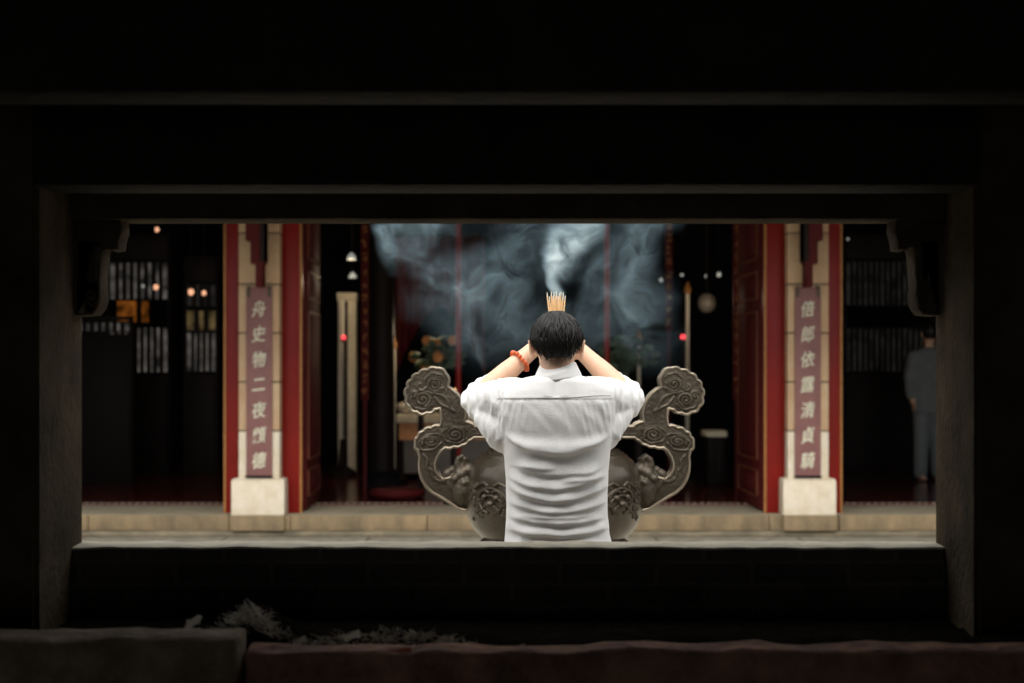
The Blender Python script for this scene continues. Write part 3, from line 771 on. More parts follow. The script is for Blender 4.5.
# small cabinet right
d = 15.2
t = thing('side_cabinet', (X(716, d), d + .2, ZF), 'small dark cabinet with a pale top behind the right urn handle', 'cabinet')
bm = bmesh.new(); box(bm, X(706, d), X(727, d), d - .02, d + .4, Z(437, d), Z(431, d), .006); obj('top', bm, M['pale'], t)
bm = bmesh.new(); box(bm, X(708, d), X(725, d), d, d + .38, ZF + .001, Z(437, d), .004); obj('body', bm, M['darkwood'], t)
bm = bmesh.new(); box(bm, X(709.5, d), X(716, d), d - .012, d, ZF + .1, Z(441, d), .004); obj('door', bm, M['darkwood'], t)
bm = bmesh.new(); box(bm, X(717, d), X(723.5, d), d - .012, d, ZF + .1, Z(441, d), .004); obj('door', bm, M['darkwood'], t)
# pale lantern right
d = 15.6; c = P(707, 303, d)
t = thing('paper_lantern', (c.x, c.y, c.z - .1), 'pale lantern hanging between the tall pale post and right leaf', 'lantern')
bm = bmesh.new(); lathe(bm, [(.04, c.z - .1), (.085, c.z - .06), (.1, c.z), (.085, c.z + .06), (.04, c.z + .1)], c.x, c.y, 20); obj('lantern_body', bm, M['ceramic'], t)
bm = bmesh.new(); tube(bm, [(c.x, c.y, c.z + .1), (c.x, c.y, 4.4)], .006, 6); obj('cord', bm, M['darkwood'], t)

# ---------------------------------------------------------------- bronze incense urn
DU = 6.0; UX = X(554, DU); KU = DU / F
urn = thing('incense_urn', (UX, DU, 0.70), 'large bronze incense urn with cloud-scroll handles behind the praying person', 'urn')
prof = [(40, 545), (72, 545), (74, 541), (70, 538), (77, 532), (83, 524), (86.5, 515), (88.2, 505), (88.6, 494), (88.2, 484), (86.3, 474), (82.5, 465), (78, 459.5), (73, 456), (72.5, 454), (69.5, 453.6), (69, 451.6), (65.5, 451), (65, 449), (60, 448.2), (56, 447), (54, 444), (53, 441), (54, 438.5), (61, 437.5), (62, 436.5), (62, 426), (61, 425), (52, 425), (50, 430), (40, 440), (5, 442)]
bm = bmesh.new(); lathe(bm, [(r * KU, Z(y, DU)) for r, y in prof], UX, DU, 96); obj('urn_body', bm, M['bronze'], urn, angle=50)
# relief band: mask and cloud curls
def rad_at(y):
    for (r0, y0), (r1, y1) in zip(prof[3:], prof[4:]):
        if min(y0, y1) <= y <= max(y0, y1) and y0 != y1: return (r0 + (r1 - r0) * (y - y0) / (y1 - y0)) * KU
    return 88 * KU
def on_urn(th, py, off=0.0):
    r = rad_at(py) + off
    return Vector((UX + r * math.sin(th), DU - r * math.cos(th), Z(py, DU)))
rr = random.Random(11)
for k in range(4):
    bm = bmesh.new()
    th0 = k * PI / 2 + PI / 4
    for s in (-1, 1):
        ball(bm, on_urn(th0 + s * .09, 492, .002), (.016, .016, .012), 10, 6)
        tube(bm, [on_urn(th0 + s * a, y, .003) for a, y in ((.03, 487), (.08, 485), (.14, 486.5), (.19, 492), (.18, 499), (.12, 505), (.05, 507))], .0055, 6)
        tube(bm, [on_urn(th0 + s * a, y, .003) for a, y in ((.05, 481), (.12, 478), (.19, 480), (.27, 484), (.33, 482))], [.006, .0065, .006, .005, .003], 6)
        for q in range(34):
            a0 = s * rr.uniform(.14, .42); y0 = rr.uniform(480, 515); sc = rr.uniform(.014, .028); dr = rr.choice((-1, 1)); tw = rr.uniform(0, 6)
            tube(bm, [on_urn(th0 + a0 + dr * sc * (1 - i * .07) * math.cos(tw + i * .7), y0 + 90 * sc * (1 - i * .07) * math.sin(tw + i * .7), .0005) for i in range(11)], .0042, 5)
    ball(bm, on_urn(th0, 498, .003), (.02, .02, .014), 10, 6)
    for rad_, y_, w_ in ((.2, 502, 12), (.13, 507, 8), (.26, 500, 17)):
        tube(bm, [on_urn(th0 + rad_ * math.sin(a), y_ - w_ * math.cos(a), .003) for a in [i * .3 - 1.6 for i in range(11)]], .005, 6)
    obj('beast_relief', bm, M['bronzedull'], urn)

def arc_pts(pl, orient):
    out = []
    n = len(pl)
    for i in range(n):
        x0, y0, b = pl[i]; x1, y1, _ = pl[(i + 1) % n]
        out.append((x0, y0))
        if b:
            dx, dy = x1 - x0, y1 - y0
            for t in (.18, .36, .5, .64, .82):
                h = b * 4 * t * (1 - t)
                out.append((x0 + dx * t + dy * h * orient, y0 + dy * t - dx * h * orient))
    return out
HO = [(463,421,0),(464.2,412,0),(462.5,404,0),(459.5,398,0),(454.5,391.5,0),(449.5,387.3,0),(445,384.5,0),
      (445.5,381,.16),(442.8,371,.22),(433.5,365.2,.22),(425,367.2,.22),(416,370.6,.24),(409,377,.24),(404.5,385,.24),(403.5,395,.24),(406.5,404.5,.24),(414,410,.24),(424,411,.22),(432,407.5,.1),
      (437.2,406,0),(438.8,411,0),(439.2,417,0),(438.2,423.5,0),
      (437,425,.16),(428.3,427,.2),(420.5,430.8,.22),(415.2,436.5,.22),(412.6,443,.22),(415.5,450,0.05),
      (417,456,0),(416.2,463,0),(416.8,471,0),(419.2,479,0),(423.5,486.5,0),(430,492.5,0),(438,496.8,0),(447,502.5,0),(456,508.5,0),(466,511,0),(476,511,0),
      (476,476,0),(462,474,0),(450,477,0),(441,479,0),(436.2,475.5,0),(433,470,0),(432.4,463.5,0),(434.4,457,0),(438.5,450.5,0),(443,447,.12),(452,446,.14),(460,444.5,.14),(467,440,.1),(472,436.8,0),
      (500,436.8,0),(500,425.6,0),(473,425.6,.1),(467,421.5,.12)]
def handle(mir, label):
    fx = (lambda x: x) if not mir else (lambda x: 1108 - x)
    hx, hy = (lambda x: 554 + (x - 554) * .975), (lambda y: 440 + (y - 440) * (.955 if y < 440 else .985))
    fx0 = fx; fx = lambda x: fx0(hx(x))
    pl = [(x, hy(y)) for x, y in arc_pts(HO, -1)]
    lp = [(X(fx(x), DU), Z(y, DU)) for x, y in pl]
    bm = plate([lp], DU - .035, DU + .035, .008, 3)
    h = obj('urn_handle', bm, M['bronzedull'], urn, angle=35)
    h['label'] = label
    bm = bmesh.new(); be = bmesh.new()
    for yy in (DU - .034, DU + .034):
        tube(be, [Vector((x, yy, z)) for x, z in lp], .0065, 8, closed=True)
        def W(pp, r=.0085):
            q = catmull([(a_, hy(b_)) for a_, b_ in pp], 5, False)
            tube(bm, [Vector((X(fx(p[0]), DU), yy, Z(p[1], DU))) for p in q], r, 6)
        def spiral(cx, cy, r, turns, a0, sgn=1, ys=1.0):
            n = int(turns * 12)
            W([(cx + (r * (1 - .88 * i / n)) * math.cos(a0 + sgn * 2*PI*turns*i/n), cy + ys * (r * (1 - .88 * i / n)) * math.sin(a0 + sgn * 2*PI*turns*i/n)) for i in range(0, n + 1, 2)])
        spiral(432, 381.5, 8.2, 1.9, .6, 1)
        spiral(420, 397.5, 8.4, 1.9, 1.2, -1, .95)
        spiral(418.5, 384, 4.6, 1.2, .2, 1)
        spiral(410.5, 391, 4.0, 1.1, 1.4, -1)
        spiral(428, 441, 9.6, 1.9, 2.6, 1, .62)
        spiral(453, 434, 10.2, 2.0, .4, -1, .78)
        for (ex, ey, rx_, ry_, rot_) in ((428, 441.5, 12.3, 8.2, .25), (453, 434, 13.2, 8.6, .0), (432.3, 380.3, 10.6, 10.6, 0), (419, 398, 11.2, 9.8, 0)):
            W([(ex + rx_ * math.cos(a) * (1 + .05 * math.sin(6 * a)) , ey + ry_ * math.sin(a) * (1 + .05 * math.sin(6 * a)) - rot_ * rx_ * math.cos(a)) for a in [q * PI / 9 + .5 for q in range(16)]], .0065)
        W([(437, 389), (430, 391), (424, 389.5)]); W([(433, 391), (440, 394), (445, 399), (448, 406), (452, 409.5)]); W([(432, 395), (438, 402), (446, 406), (452, 409.5)])
        W([(421, 455), (424.5, 460), (424.5, 467), (429, 471), (430.5, 477), (436, 481), (442, 480)])
        W([(470, 429), (486, 429)], .003); W([(470, 433.5), (486, 433.5)], .003)
    obj('cloud_relief', bm, M['bronzedull'], h); obj('edge_rim', be, M['bronzeedge'], h)
    x0, x1 = sorted((X(fx(485), DU), X(fx(499), DU)))
    bm = bmesh.new(); box(bm, x0, x1, DU - .06, DU + .06, Z(438.5, DU), Z(424, DU), .005)
    x0, x1 = sorted((X(fx(487), DU), X(fx(497), DU)))
    box(bm, x0, x1, DU - .066, DU + .066, Z(436, DU), Z(427, DU), .004)
    obj('rim_block', bm, M['bronzedull'], h)
    # beast head joining handle to bowl
    bm = bmesh.new()
    def b(px, py, r, dy=0.0, sq=(1, 1, 1)):
        k = r * KU
        for s in ((1, -1) if dy else (1,)):
            ball(bm, Vector((X(fx(px), DU), DU + s * dy, Z(py, DU))), (k * sq[0], k * sq[1], k * sq[2]), 14, 9)
    b(462, 490, 14, 0, (1, 1.3, 1.2)); b(452, 484, 10, 0, (1, 1.3, 1)); b(444, 474, 5.2, .02); b(449, 470, 4.2, .02); b(441, 480, 4.5, .025)
    b(458, 474, 6, .035); b(452, 478, 4, .05); b(466, 470, 7, .02); b(468, 481, 5, .045); b(469, 491, 5, .05); b(469, 500, 4.6, .045); b(468, 508, 4.2, .035)
    b(460, 500, 6, .03); b(455, 497, 5, .03); b(462, 482, 4, .06); b(461, 506, 5, 0)
    for s in (-1, 1):
        y = DU + s * .03
        tube(bm, [Vector((X(fx(a), DU), y, Z(q, DU))) for a, q in ((458, 470), (455, 464), (456, 459), (460, 456), (463, 459), (463, 463), (460, 465))], [.02, .017, .015, .014, .013, .011, .009], 8)
        tube(bm, [Vector((X(fx(a), DU), y * 1.002, Z(q, DU))) for a, q in ((466, 470), (464, 464), (466, 459))], [.018, .014, .008], 8)
    bm = fuse(bm, .006, 2)
    obj('beast_head', bm, M['bronzedull'], h)
handle(False, 'left cloud-scroll handle'); handle(True, 'right cloud-scroll handle')
for k in range(3):
    a = k * 2 * PI / 3 + PI / 2
    px_, py_ = UX + .24 * math.cos(a), DU + .24 * math.sin(a)
    bm = bmesh.new(); tube(bm, [(px_, py_, .72), (px_ + .03 * math.cos(a), py_ + .03 * math.sin(a), .60), (px_ + .01 * math.cos(a), py_ + .01 * math.sin(a), .5), (px_ + .05 * math.cos(a), py_ + .05 * math.sin(a), .455)], [.07, .055, .042, .05], 14)
    obj('leg', bm, M['bronze'], urn)
bm = bmesh.new(); prism(bm, [(UX + .42 * math.cos(PI/8 + k * PI/4), DU + .42 * math.sin(PI/8 + k * PI/4)) for k in range(8)], 0, .34)
prism(bm, [(UX + .47 * math.cos(PI/8 + k * PI/4), DU + .47 * math.sin(PI/8 + k * PI/4)) for k in range(8)], .34, .40)
thing_mesh('stone_pedestal', bm, M['steptop'], (UX, DU, 0), 'octagonal stone pedestal under the bronze urn, hidden by the sill', 'pedestal')

# ---------------------------------------------------------------- praying person
DM = 4.5; KM = DM / F
px0 = 557.0
XM = X(px0, DM); YM = 4.55
per = thing('person', (XM, YM, 0.0), 'person in a white shirt seen from behind, raising incense with both hands', 'person')

body = bmesh.new()
# torso (smaller than the shirt)
TR = [(377, 533, 584, .070, -.00), (383, 512, 603, .080, 0), (392, 503, 612, .095, 0), (405, 502, 613, .105, 0), (420, 504, 611, .11, 0), (440, 507, 608, .108, 0),
      (460, 510, 606, .10, 0), (480, 511, 604, .098, 0), (500, 511, 604, .098, 0), (520, 510, 605, .10, .0), (541, 509, 606, .105, 0), (570, 508, 607, .11, 0), (590, 510, 605, .10, 0)]
loft(body, [sellipse(X((l + r) / 2, DM), YM + dy, Z(py, DM), (r - l) / 2 * KM, b, 32, 2.2) for py, l, r, b, dy in TR])
tube(body, [P(558, 388, 4.535), P(557.5, 372, 4.53), P(557, 352, 4.545)], [.062, .056, .055], 20)
HC = P(556.5, 341, 4.555)     # head centre
ball(body, HC + Vector((0, .0, -.006)), (.070, .090, .084), 28, 20)
ball(body, HC + Vector((0, .035, -.055)), (.056, .06, .062), 20, 14)          # jaw and face
ball(body, HC + Vector((0, .085, -.045)), (.030, .022, .034), 14, 10)         # muzzle
ball(body, HC + Vector((0, .066, -.098)), (.024, .022, .018), 12, 8)          # chin
tube(body, [HC + Vector((0, .090, .006)), HC + Vector((0, .112, -.03)), HC + Vector((0, .104, -.04))], [.009, .014, .012], 10)  # nose
for s in (-1, 1):
    ball(body, HC + Vector((s * .012, .103, -.038)), (.010, .010, .008), 10, 6)
    tube(body, [HC + Vector((s * .008, .091, .014)), HC + Vector((s * .032, .089, .018)), HC + Vector((s * .052, .073, .010))], [.007, .008, .006], 8)   # brow
    ball(body, HC + Vector((s * .04, .066, -.03)), (.022, .022, .02), 12, 8)  # cheek
    # ears
    e0 = P(556.5 + s * 24.2, 348.5, 4.56)
    ball(body, e0, (.010, .017, .027), 12, 8, Matrix.Rotation(s * .35, 3, 'Z'))
    tube(body, [e0 + Vector((s * (.006 + .004 * math.sin(a)), -.012 - .008 * math.cos(a) * .6, .020 * math.sin(a) + .004)) for a in [i * .4 - 1.2 for i in range(9)]], .0055, 8)
    ball(body, e0 + Vector((s * .002, .004, -.026)), (.007, .008, .009), 8, 6)
for dz, w, r in ((-.056, .022, .0055), (-.066, .019, .006)):
    tube(body, [HC + Vector((u * w, .106 - .008 * u * u - .0, dz + (.002 * u * u if dz > -.06 else -.001))) for u in (-1, -.5, 0, .5, 1)], [r * .5, r, r * 1.05, r, r * .5], 8)
# arms
BX, BD = X(556.5, 4.84), 4.84
def limb(pts, rad, seg=20): tube(body, pts, rad, seg)
WR = {}
for s in (-1, 1):
    m = lambda x: (557.5 + s * (557.5 - x)) if s > 0 else x
    sh = P(m(508) if s < 0 else 604, 400, 4.61); el = P(m(476.5), 396, 4.80); wr = P(m(535.5), 347.5 if s < 0 else 349.5, 4.86)
    el = P(478.5 if s < 0 else 627, 396.5 if s < 0 else 395, 4.785)
    limb([sh, sh.lerp(el, .5), el], [.047, .042, .036])
    limb([el, el.lerp(wr, .22), el.lerp(wr, .5), el.lerp(wr, .8), wr], [.036, .0385, .036, .029, .0265])
    WR[s] = wr
    # hand: palm, four fingers curled round the sticks, thumb on the near side
    zb = Z(336, BD) if s < 0 else Z(353, BD)
    pc = Vector((BX + s * .040, BD + .002, zb))
    dirp = (pc - wr).normalized()
    tube(body, [wr, wr.lerp(pc, .5), pc], [.026, .030, .029], 16, flat=(Vector((0, 0, 1)), .55))
    for i in range(4):
        zi = zb + (.030 - .0195 * i) + .004
        ln = (1.0, 1.08, 1.0, .84)[i]
        fp = [Vector((BX + s * .046, BD + .004, zi - .002)), Vector((BX + s * .034, BD + .026 * ln, zi)), Vector((BX + s * .006, BD + .034 * ln, zi + .002)), Vector((BX - s * .016 * ln, BD + .022, zi + .002)), Vector((BX - s * .021 * ln, BD + .008, zi + .001))]
        tube(body, fp, [.0098, .0095, .0088, .0082, .0072], 10)
    th = [Vector((BX + s * .045, BD - .012, zb - .012)), Vector((BX + s * .026, BD - .026, zb + .006)), Vector((BX + s * .006, BD - .027, zb + .022)), Vector((BX - s * .004, BD - .022, zb + .034))]
    tube(body, th, [.014, .0115, .0105, .0085], 10)
# legs
for s in (-1, 1):
    hip = Vector((XM + s * .085, YM, .83)); kn = Vector((XM + s * .095, YM + .012, .46)); an = Vector((XM + s * .10, YM - .015, .085))
    limb([hip, hip.lerp(kn, .5), kn], [.082, .070, .052]); limb([kn, kn.lerp(an, .35), an], [.050, .054, .035])
    tube(body, [an + Vector((0, -.03, -.035)), an + Vector((s * .01, .06, -.04)), an + Vector((s * .02, .16, -.055))], [.033, .036, .024], 12)
body = fuse(body, .0042, 4, .5)
obj('body', body, M['skin'], per)
for s in (-1, 1):
    bm = bmesh.new(); ball(bm, HC + Vector((s * .030, .0765, -.002)), .0115, 12, 8); obj('eye', bm, M['eye'], per)

# shirt
bm = bmesh.new()
SR = [(371, 543, 574, .050, -.004), (375, 537, 580, .060, -.006), (378.5, 523, 594, .078, -.006), (382, 511, 606, .090, -.003), (390, 501, 613, .104, 0), (402, 496, 617, .118, 0), (416, 496, 617, .124, 0), (430, 499, 614.5, .125, 0), (445, 502, 612, .123, 0),
      (460, 504, 610.5, .119, 0), (480, 505.5, 609, .115, 0), (500, 506, 608.5, .114, 0), (520, 506, 609, .117, 0), (536, 505.3, 611, .12, 0), (548, 504, 613.5, .124, 0), (572, 502, 616, .13, 0), (586, 502, 616, .13, 0)]
loft(bm, [sellipse(X((l + r) / 2, DM), YM + dy, Z(py, DM), (r - l) / 2 * KM, b, 44, 2.35) for py, l, r, b, dy in SR])
for s in (-1, 1):
    m = lambda x: (1105.5 - x) if s > 0 else x
    dy = 0 if s < 0 else 1.5
    tube(bm, [P(m(516), 403 - dy, 4.56), P(m(502), 402 - dy, 4.60), P(m(490), 402.5 - dy, 4.67), P(m(481), 402 - dy, 4.75), P(m(479), 400 - dy, 4.80)], [.082, .078, .069, .062, .060], 28)
    tube(bm, [P(m(478.5), 400 - dy, 4.79), P(m(483), 394 - dy, 4.812), P(m(489.5), 388.5 - dy, 4.822)], [.060, .056, .051], 26)
    # hanging cloth below the upper arm
    tube(bm, [P(m(486), 410, 4.66), P(m(496), 420, 4.60), P(m(506), 432, 4.57)], [.050, .062, .070], 24)
shirt = fuse(bm, .0048, 6, .5)
FOLDS = [(447, 17, .0105, 7, -52, 52, 0), (466, 6, .006, 5, -42, -5, -16), (471, 10, .006, 5.5, -36, 42, 2), (483, 16, .009, 6.5, -44, 42, -6), (495, 16, .0105, 6.5, -44, 48, 0), (508.5, 12, .0085, 6, -44, 46, -2), (516, 5, .004, 4, -30, 30, 0),
         (521, 9, .008, 5, -44, 44, 4), (533, 8, .008, 5, -48, 48, 0), (478, 7, .004, 4, 8, 46, 28), (549, 8, .007, 6, -46, 46, 0), (565, 5, .006, 6, -46, 46, 4)]
def sst(a, b, x):
    t = max(0, min(1, (x - a) / (b - a))); return t * t * (3 - 2 * t)
shirt.normal_update()
for v in shirt.verts:
    p = v.co; px = CX + p.x * F / p.y; py = HY - (p.z - ZC) * F / p.y
    u = px - px0
    back = max(0.0, -v.normal.y); front = max(0, v.normal.y)
    sid = abs(v.normal.x)
    dsp = Vector((0, 0, 0)); amt = 0.0
    if py > 428 and abs(u) < 62:
        for (yc, sag, amp, w, a0, a1, uc) in FOLDS:
            un = (u - uc * .4) / 50
            yf = yc + sag * .35 - sag * un * un + 1.6 * noise.noise(Vector((u * .05, yc, 0)))
            dd = py - yf
            ww = w * (1.5 if dd < 0 else .45)
            env = sst(a0 - 8, a0 + 10, u) * (1 - sst(a1 - 10, a1 + 8, u))
            amt += amp * math.exp(-(dd / ww) ** 2) * env * (.9 + .35 * noise.noise(Vector((u * .05, yc * .7, 3)))) * sst(430, 446, py)
        amt *= 1.6 * ((.35 + .65 * back) if front < .3 else .6)
    # gathers below the yoke and at the arm holes
    if 398 < py < 450 and back > .1:
        f = sst(398, 404, py) * (1 - sst(408, 450, py))
        k = .9 if abs(u) > 26 else .5
        amt += f * k * .0042 * noise.noise(Vector(((u + .25 * (py - 400) * (1 if u < 0 else -1)) * .22, py * .022, 7)))
        amt += f * .003 * noise.noise(Vector(((u - .8 * (py - 400)) * .10, py * .03, 9)))
    # sleeves: drapes hanging from the shoulder line
    if abs(u) > 52 and py < 440:
        amt += .0075 * noise.noise(Vector((u * .17, py * .03 + p.y * 4, 11))) + .003 * noise.noise(Vector((u * .4, py * .06, 12)))
    # raised yoke, box pleat
    if back > .2 and py < 399 and abs(u) < 58:
        amt += .0022
    if back > .2 and 376 < py < 397 and abs(u) < 30:
        amt -= .0045 * math.exp(-((u + 1) / 3.2) ** 2) * sst(376, 382, py)
        amt += .003 * math.exp(-((u - 7) / 4) ** 2) + .003 * math.exp(-((u + 9) / 4) ** 2)
    amt += .0018 * noise.noise(p * 22)
    v.co = p + v.normal * amt
sh_bm = shirt.copy()
bvh = BVHTree.FromBMesh(sh_bm)
so = obj('shirt', shirt, M['shirt'], per, smooth=True, angle=180)
def on_back(px, py):
    h = bvh.ray_cast(Vector((0, 0, ZC)), (P(px, py, 4.5) - Vector((0, 0, ZC))).normalized())
    return h[0] if h and h[0] is not None else None
bm = bmesh.new()
pts = [on_back(x, 398.5 - 3.0 * sst(560, 606, x) - .8 * math.sin((x - 500) / 106 * PI)) for x in range(497, 612, 3)]
pts = [p + Vector((0, -.0012, 0)) for p in pts if p]
tube(bm, pts, .0007, 6); obj('yoke_seam', bm, M['thread'], so)
for dx in (-4, 4):
    pass
# collar
bm = bmesh.new()
CR = []
n = 40
cr = [(380, 25.2, .083, .000), (375.5, 23.8, .079, 0), (370, 21.2, .070, .004), (365.5, 19, .0625, .008), (363, 18.2, .060, .010), (363.4, 17.2, .057, .010), (367, 16.8, .055, .008), (374, 19, .060, .004), (379.5, 23.4, .076, 0)]
rings = []
for py, hw, hd, dy in cr:
    r = []
    for k in range(n):
        t = 2*PI*k/n; c, s_ = math.cos(t), math.sin(t)
        tilt = -1.2 * c + 3.5 * max(0, s_)
        zz = Z(py + tilt + .6 * math.sin(3 * t + 1), DM)
        r.append(Vector((X(558.5, DM) + hw * KM * c, 4.537 + dy + hd * s_, zz)))
    rings.append(r)
R = [[bm.verts.new(p) for p in r] for r in rings]
for i in range(len(R)):
    A, B = R[i], R[(i + 1) % len(R)]
    for k in range(n): bm.faces.new((A[k], A[(k+1) % n], B[(k+1) % n], B[k]))
bm = evaluated(bm, [('SUBSURF', dict(levels=2, render_levels=2))])
for v in bm.verts:
    a = math.atan2(v.co.y - 4.54, v.co.x - X(558.5, DM))
    v.co += Vector((0, -.003 * math.exp(-((v.co.z - Z(373, DM) + .012 * math.sin(a * 2)) / .006) ** 2), 0)) * (1 if v.co.y < 4.54 else 0)
obj('collar', bm, M['shirt'], so, angle=180)
# trousers and shoes
bm = bmesh.new()
loft(bm, [sellipse(XM, YM, z, a, b, 32, 2.3) for z, a, b in ((.98, .140, .092), (.90, .150, .096), (.80, .158, .10), (.74, .160, .105))])
for s in (-1, 1):
    tube(bm, [(XM + s * .085, YM, .78), (XM + s * .092, YM + .006, .6), (XM + s * .097, YM + .012, .45), (XM + s * .10, YM + .0, .2), (XM + s * .102, YM - .005, .09)], [.092, .085, .072, .066, .066], 24)
bm = fuse(bm, .007, 4)
for v in bm.verts: v.co += v.normal * .004 * noise.noise(Vector((v.co.x * 12, v.co.y * 12, v.co.z * 26)))
obj('trousers', bm, M['trouser'], per)
for s in (-1, 1):
    x = XM + s * .105
    bm = bmesh.new(); tube(bm, [(x, YM - .06, .045), (x, YM, .05), (x + s * .012, YM + .09, .045), (x + s * .02, YM + .17, .035)], [.042, .046, .047, .036], 20)
    bm = fuse(bm, .006, 3)
    for v in bm.verts: v.co.z = max(v.co.z, .012)
    obj('shoe', bm, M['shoe'], per)
    bm = bmesh.new(); prism(bm, [(x + s * .01 + .048 * math.cos(a) + s * .016 * math.sin(a), YM + .055 + .155 * math.sin(a)) for a in [k * 2*PI/28 for k in range(28)]], 0.0, .014)
    obj('shoe_sole', bm, M['darkwood'], per)

# hair
HH = P(556.5, 343.2, 4.548)
A_, B_, C_ = .0805, .103, .0985
def phimax(ps):
    a = abs(ps)   # 0 = back of head, pi = forehead
    if a < .75: return 2.16
    if a < 1.35: return 2.16 - (a - .75) / .6 * .56
    if a < 1.8: return 1.60
    return max(1.12, 1.60 - (a - 1.8) * .55)
def hp(ps, ph, off=0.0):
    taper = 1.0
    if ph > 1.6: taper = 1 - .20 * (ph - 1.6)
    x = math.sin(ps) * math.sin(ph); y = -math.cos(ps) * math.sin(ph); z = math.cos(ph)
    p = Vector((x * A_ * taper, y * B_ * taper, z * C_))
    nrm = Vector((x / A_, y / B_, z / C_)).normalized()
    return HH + p + nrm * off
bm = bmesh.new()
nu, nv = 96, 40; g = []
for i in range(nu):
    ps = -PI + 2*PI*i/nu; r = []
    for j in range(1, nv + 1):
        ph = phimax(ps) * j / nv + (.03 * noise.noise(Vector((ps * 9, 0, 0))) if j > nv - 4 else 0)
        o_ = .0022 * noise.noise(Vector((math.sin(ps) * 14, math.cos(ps) * 14, ph * 1.2))) + .0055 * noise.noise(Vector((math.sin(ps) * 4, math.cos(ps) * 4, ph * 1.5 + 5)))
        if j > nv - 3: o_ -= .004 * (j - (nv - 3))
        r.append(bm.verts.new(hp(ps, ph, o_)))
    g.append(r)
top = bm.verts.new(hp(0, 0))
for i in range(nu):
    a, b = g[i], g[(i + 1) % nu]
    bm.faces.new((top, a[0], b[0]))
    for j in range(nv - 1): bm.faces.new((a[j], a[j+1], b[j+1], b[j]))
bmesh.ops.solidify(bm, geom=bm.faces[:], thickness=.010)
ho = obj('hair', bm, M['hair'], per, angle=180)
bm = bmesh.new(); rr = random.Random(21)
whorl = (.25, .35)
for i in range(1500):
    ps = rr.uniform(-PI, PI); pm = phimax(ps)
    p0 = rr.uniform(.02, pm * .75); ln = rr.uniform(.5, 1.0); p1 = min(p0 + ln, pm + rr.uniform(-.10, .09))
    sw = rr.gauss(.06, .16); base = rr.uniform(.0005, .0045); lift = rr.uniform(0, .004)
    n = 8; pts = []; rad = []
    w = rr.uniform(.0010, .0022)
    for k in range(n):
        t = k / (n - 1)
        pts.append(hp(ps + sw * t * t + .12 * math.sin(p0 * 3) * (1 - t), p0 + (p1 - p0) * t, base + lift * math.sin(PI * t) - .001 * t))
        rad.append(w * (1 - .8 * t * t) * (.5 + .5 * min(1, t * 4)))
    tube(bm, pts, rad, 5, cap=False)
obj('hair_strands', bm, M['hair'], ho, angle=180)

# bracelet on the left wrist
el = P(478.5, 396.5, 4.785); wr = WR[-1]
bc = el.lerp(wr, .72); ax = (wr - el).normalized()
u = ax.orthogonal().normalized(); w = ax.cross(u)
br = thing('bead_bracelet', bc, 'bracelet of orange-red beads on the left forearm of the praying person', 'bracelet')
bm = bmesh.new(); tube(bm, [bc + (u * math.cos(a) + w * math.sin(a)) * .0375 for a in [2*PI*k/24 for k in range(24)]], .0012, 6, closed=True); obj('bracelet_cord', bm, M['thread'], br)
proto = None
for k in range(17):
    a = 2*PI*k/17
    c = bc + (u * math.cos(a) + w * math.sin(a)) * .0385 + ax * .0015 * math.sin(5 * a)
    if proto is None:
        bm = bmesh.new(); ball(bm, c, .0074, 16, 10); proto = obj('bead', bm, M['bead'], br); c0 = c
    else:
        q = proto.copy(); COL.objects.link(q); q.parent = br; q.location = c - c0

# incense sticks
rr = random.Random(5)
tips = [(547, 293), (549.2, 297), (551, 292), (552.6, 296), (553.8, 292.5), (555.2, 295.5), (556.6, 291.8), (558, 296.5), (559.2, 293), (560.8, 292), (562.2, 297), (563.5, 292.5), (565.3, 296), (550, 301), (557.2, 300)]
for i, (tx, ty) in enumerate(tips):
    dep = BD + (-.012 + .008 * (i % 4))
    tip = P(tx, ty, dep + .01)
    bx = BX + (tx - 556) * .0006; base = Vector((bx, dep - .004, Z(366, BD)))
    v = tip - base; L_ = v.length; dr = v.normalized()
    t = thing('incense_stick', base, 'thin tan incense stick in the bundle held above the head', 'incense stick', 'burning incense sticks held by the praying person')
    bm = bmesh.new(); tube(bm, [base, base + dr * (L_ - .014)], .0023, 8); obj('stick', bm, M['stick'], t)
    bm = bmesh.new(); tube(bm, [base + dr * (L_ - .0135), base + dr * L_ + Vector((rr.uniform(-.002, .002), 0, 0))], [.0024, .0015], 8); obj('burnt_tip', bm, M['burnt'], t)

